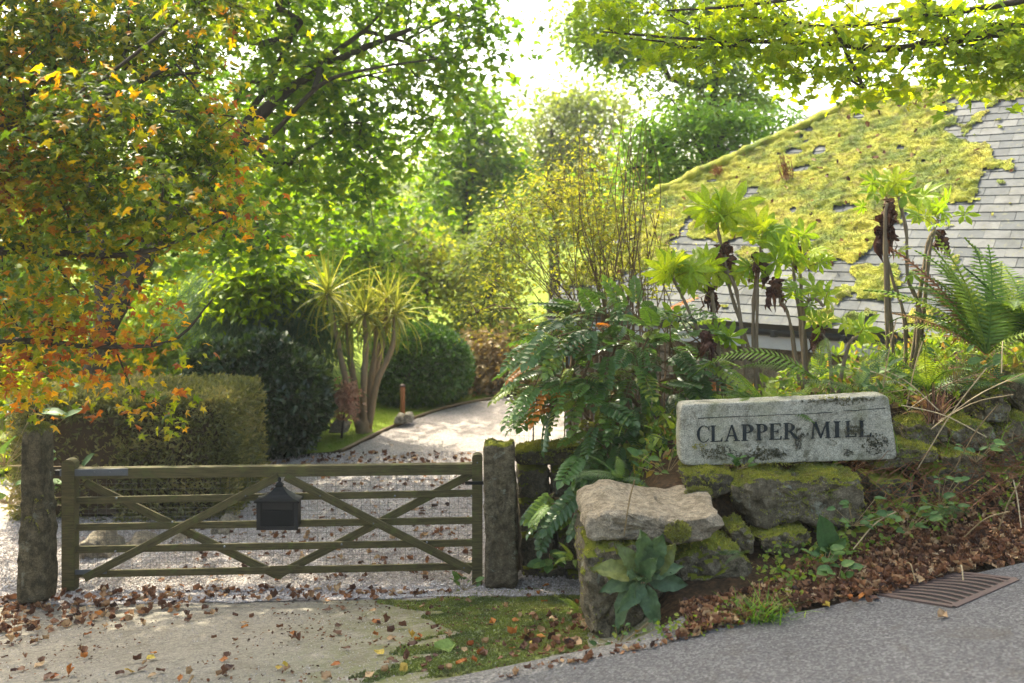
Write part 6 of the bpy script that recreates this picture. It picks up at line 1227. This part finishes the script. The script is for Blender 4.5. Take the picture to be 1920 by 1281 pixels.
tag(obj('leaf_litter', np.vstack(VV), np.vstack(FF), M['lf_litter'], None, np.concatenate(RR)), kind='stuff')
# little dead leaves caught on the moss of the roof
t_ = rgl.uniform(.5, 5.6, 160); s_ = rgl.uniform(.2, 4.3, 160); p = roof(t_, s_, .075); k = moss_mask(p); p = p[k]; V, Fa, r = scatter_leaves(CUR[1], p, rgl.normal(size=p.shape), rgl.normal(size=p.shape) * .4 + RN, rgl.uniform(.04, .09, len(p)), rgl.random(len(p))); obj('dead_leaves', V, Fa, M['lf_litter'], mill, r, False, 'stuff')
for q, (x, y, hh) in enumerate(((1478, 340, .32), (1350, 330, .12))):
    pts = []; o0 = at(x, y, 12.0); dd_ = np.array(((x - 960) / FPX, 1, (HOR - y) / FPX)); kk = ((RO - np.array((0, 0, ZC))) @ RN) / (dd_ @ RN); o0 = np.array((0, 0, ZC)) + dd_ * kk; g = Geo()
    for b_ in range(26): a = rgl.normal(size=3) * .03; g.add(*tube(smooth_path([o0 + a, o0 + a * 1.4 + (-.02, 0, hh * .5), o0 + a * 1.6 + (-.05, 0, hh * rgl.uniform(.7, 1.1))], 6), .004, 4))
    for b_ in range(70): a = o0 + np.array((rgl.normal(0, .035) - .03, rgl.normal(0, .03), hh * rgl.uniform(.1, 1.05))); V, Fa = tm_kite(.2, .1); g.add(V @ frame(unit(rgl.normal(size=3)), rgl.normal(size=3)).T * .05 + a, Fa)
    tag(g.obj('dead_weed', M['lf_fern_brown'], None, origin=o0), ('tall' if q == 0 else 'short') + (' rusty brown dead weed standing on the mossy roof' if q == 0 else ' reddish dead weed on the mossy roof near its left hip'), 'dead plant')

# grit on the apron and lane edge
n = 9000; X = rgl.uniform(-4.5, .8, n); Yq = rgl.uniform(0, 1, n) * (7.9 - road_edge(X)) + road_edge(X) - .05; p = np.stack((X, Yq, ground_z(X, Yq) + .004), -1); wv_ = fbm(np.stack((X * 1.4, Yq * 1.4, X * 0 + 3), -1), 3) > -.1; p = p[wv_]; n = len(p)
V, Fa, r = scatter_leaves((oct_V, oct_F), p, rgl.normal(size=(n, 3)), rgl.normal(size=(n, 3)) * .4 + (0, 0, 1), rgl.uniform(.004, .013, n), rgl.random(n)); tag(obj('grit', V, Fa, M['pebble'], None, r), kind='stuff')
n = 3000; X = rgl.uniform(-4.5, 1.6, n); Yq = rgl.uniform(0, 1, n) ** .8 * (7.9 - road_edge(X)) + road_edge(X) - .12; p = np.stack((X, Yq, ground_z(X, Yq) + .012), -1); p = p[(fbm(np.stack((X * 1.1, Yq * 1.7, X * 0 + 8), -1), 3) > -.05)]; p = p[(p[:, 0] < .55) | (p[:, 1] < road_edge(p[:, 0]) + .25)]; n = len(p)
V, Fa, r = scatter_leaves(CUR[1], p, rgl.normal(size=(n, 3)) * (1, 1, .2), rgl.normal(size=(n, 3)) * .4 + (0, 0, 1), rgl.uniform(.008, .024, n), rgl.random(n) * .7); tag(obj('leaf_debris', V, Fa, M['lf_litter'], None, r), kind='stuff')

# ------------------------------------------------------------------ thin haze volume, added for backlit glow and a paler distance
m, nt, out = new_mat("haze_glow"); v_ = N(nt, "VolumePrincipled", Density=0.0011, Anisotropy=0.35); v_.inputs['Color'].default_value = (.96, .97, .94, 1)
nt.links.new(v_.outputs[0], out.inputs['Volume'])
V, Fa = box((0, 45, 8.2), 200, 190, 22.4); hz = tag(obj('haze', V, Fa, m), kind='stuff')
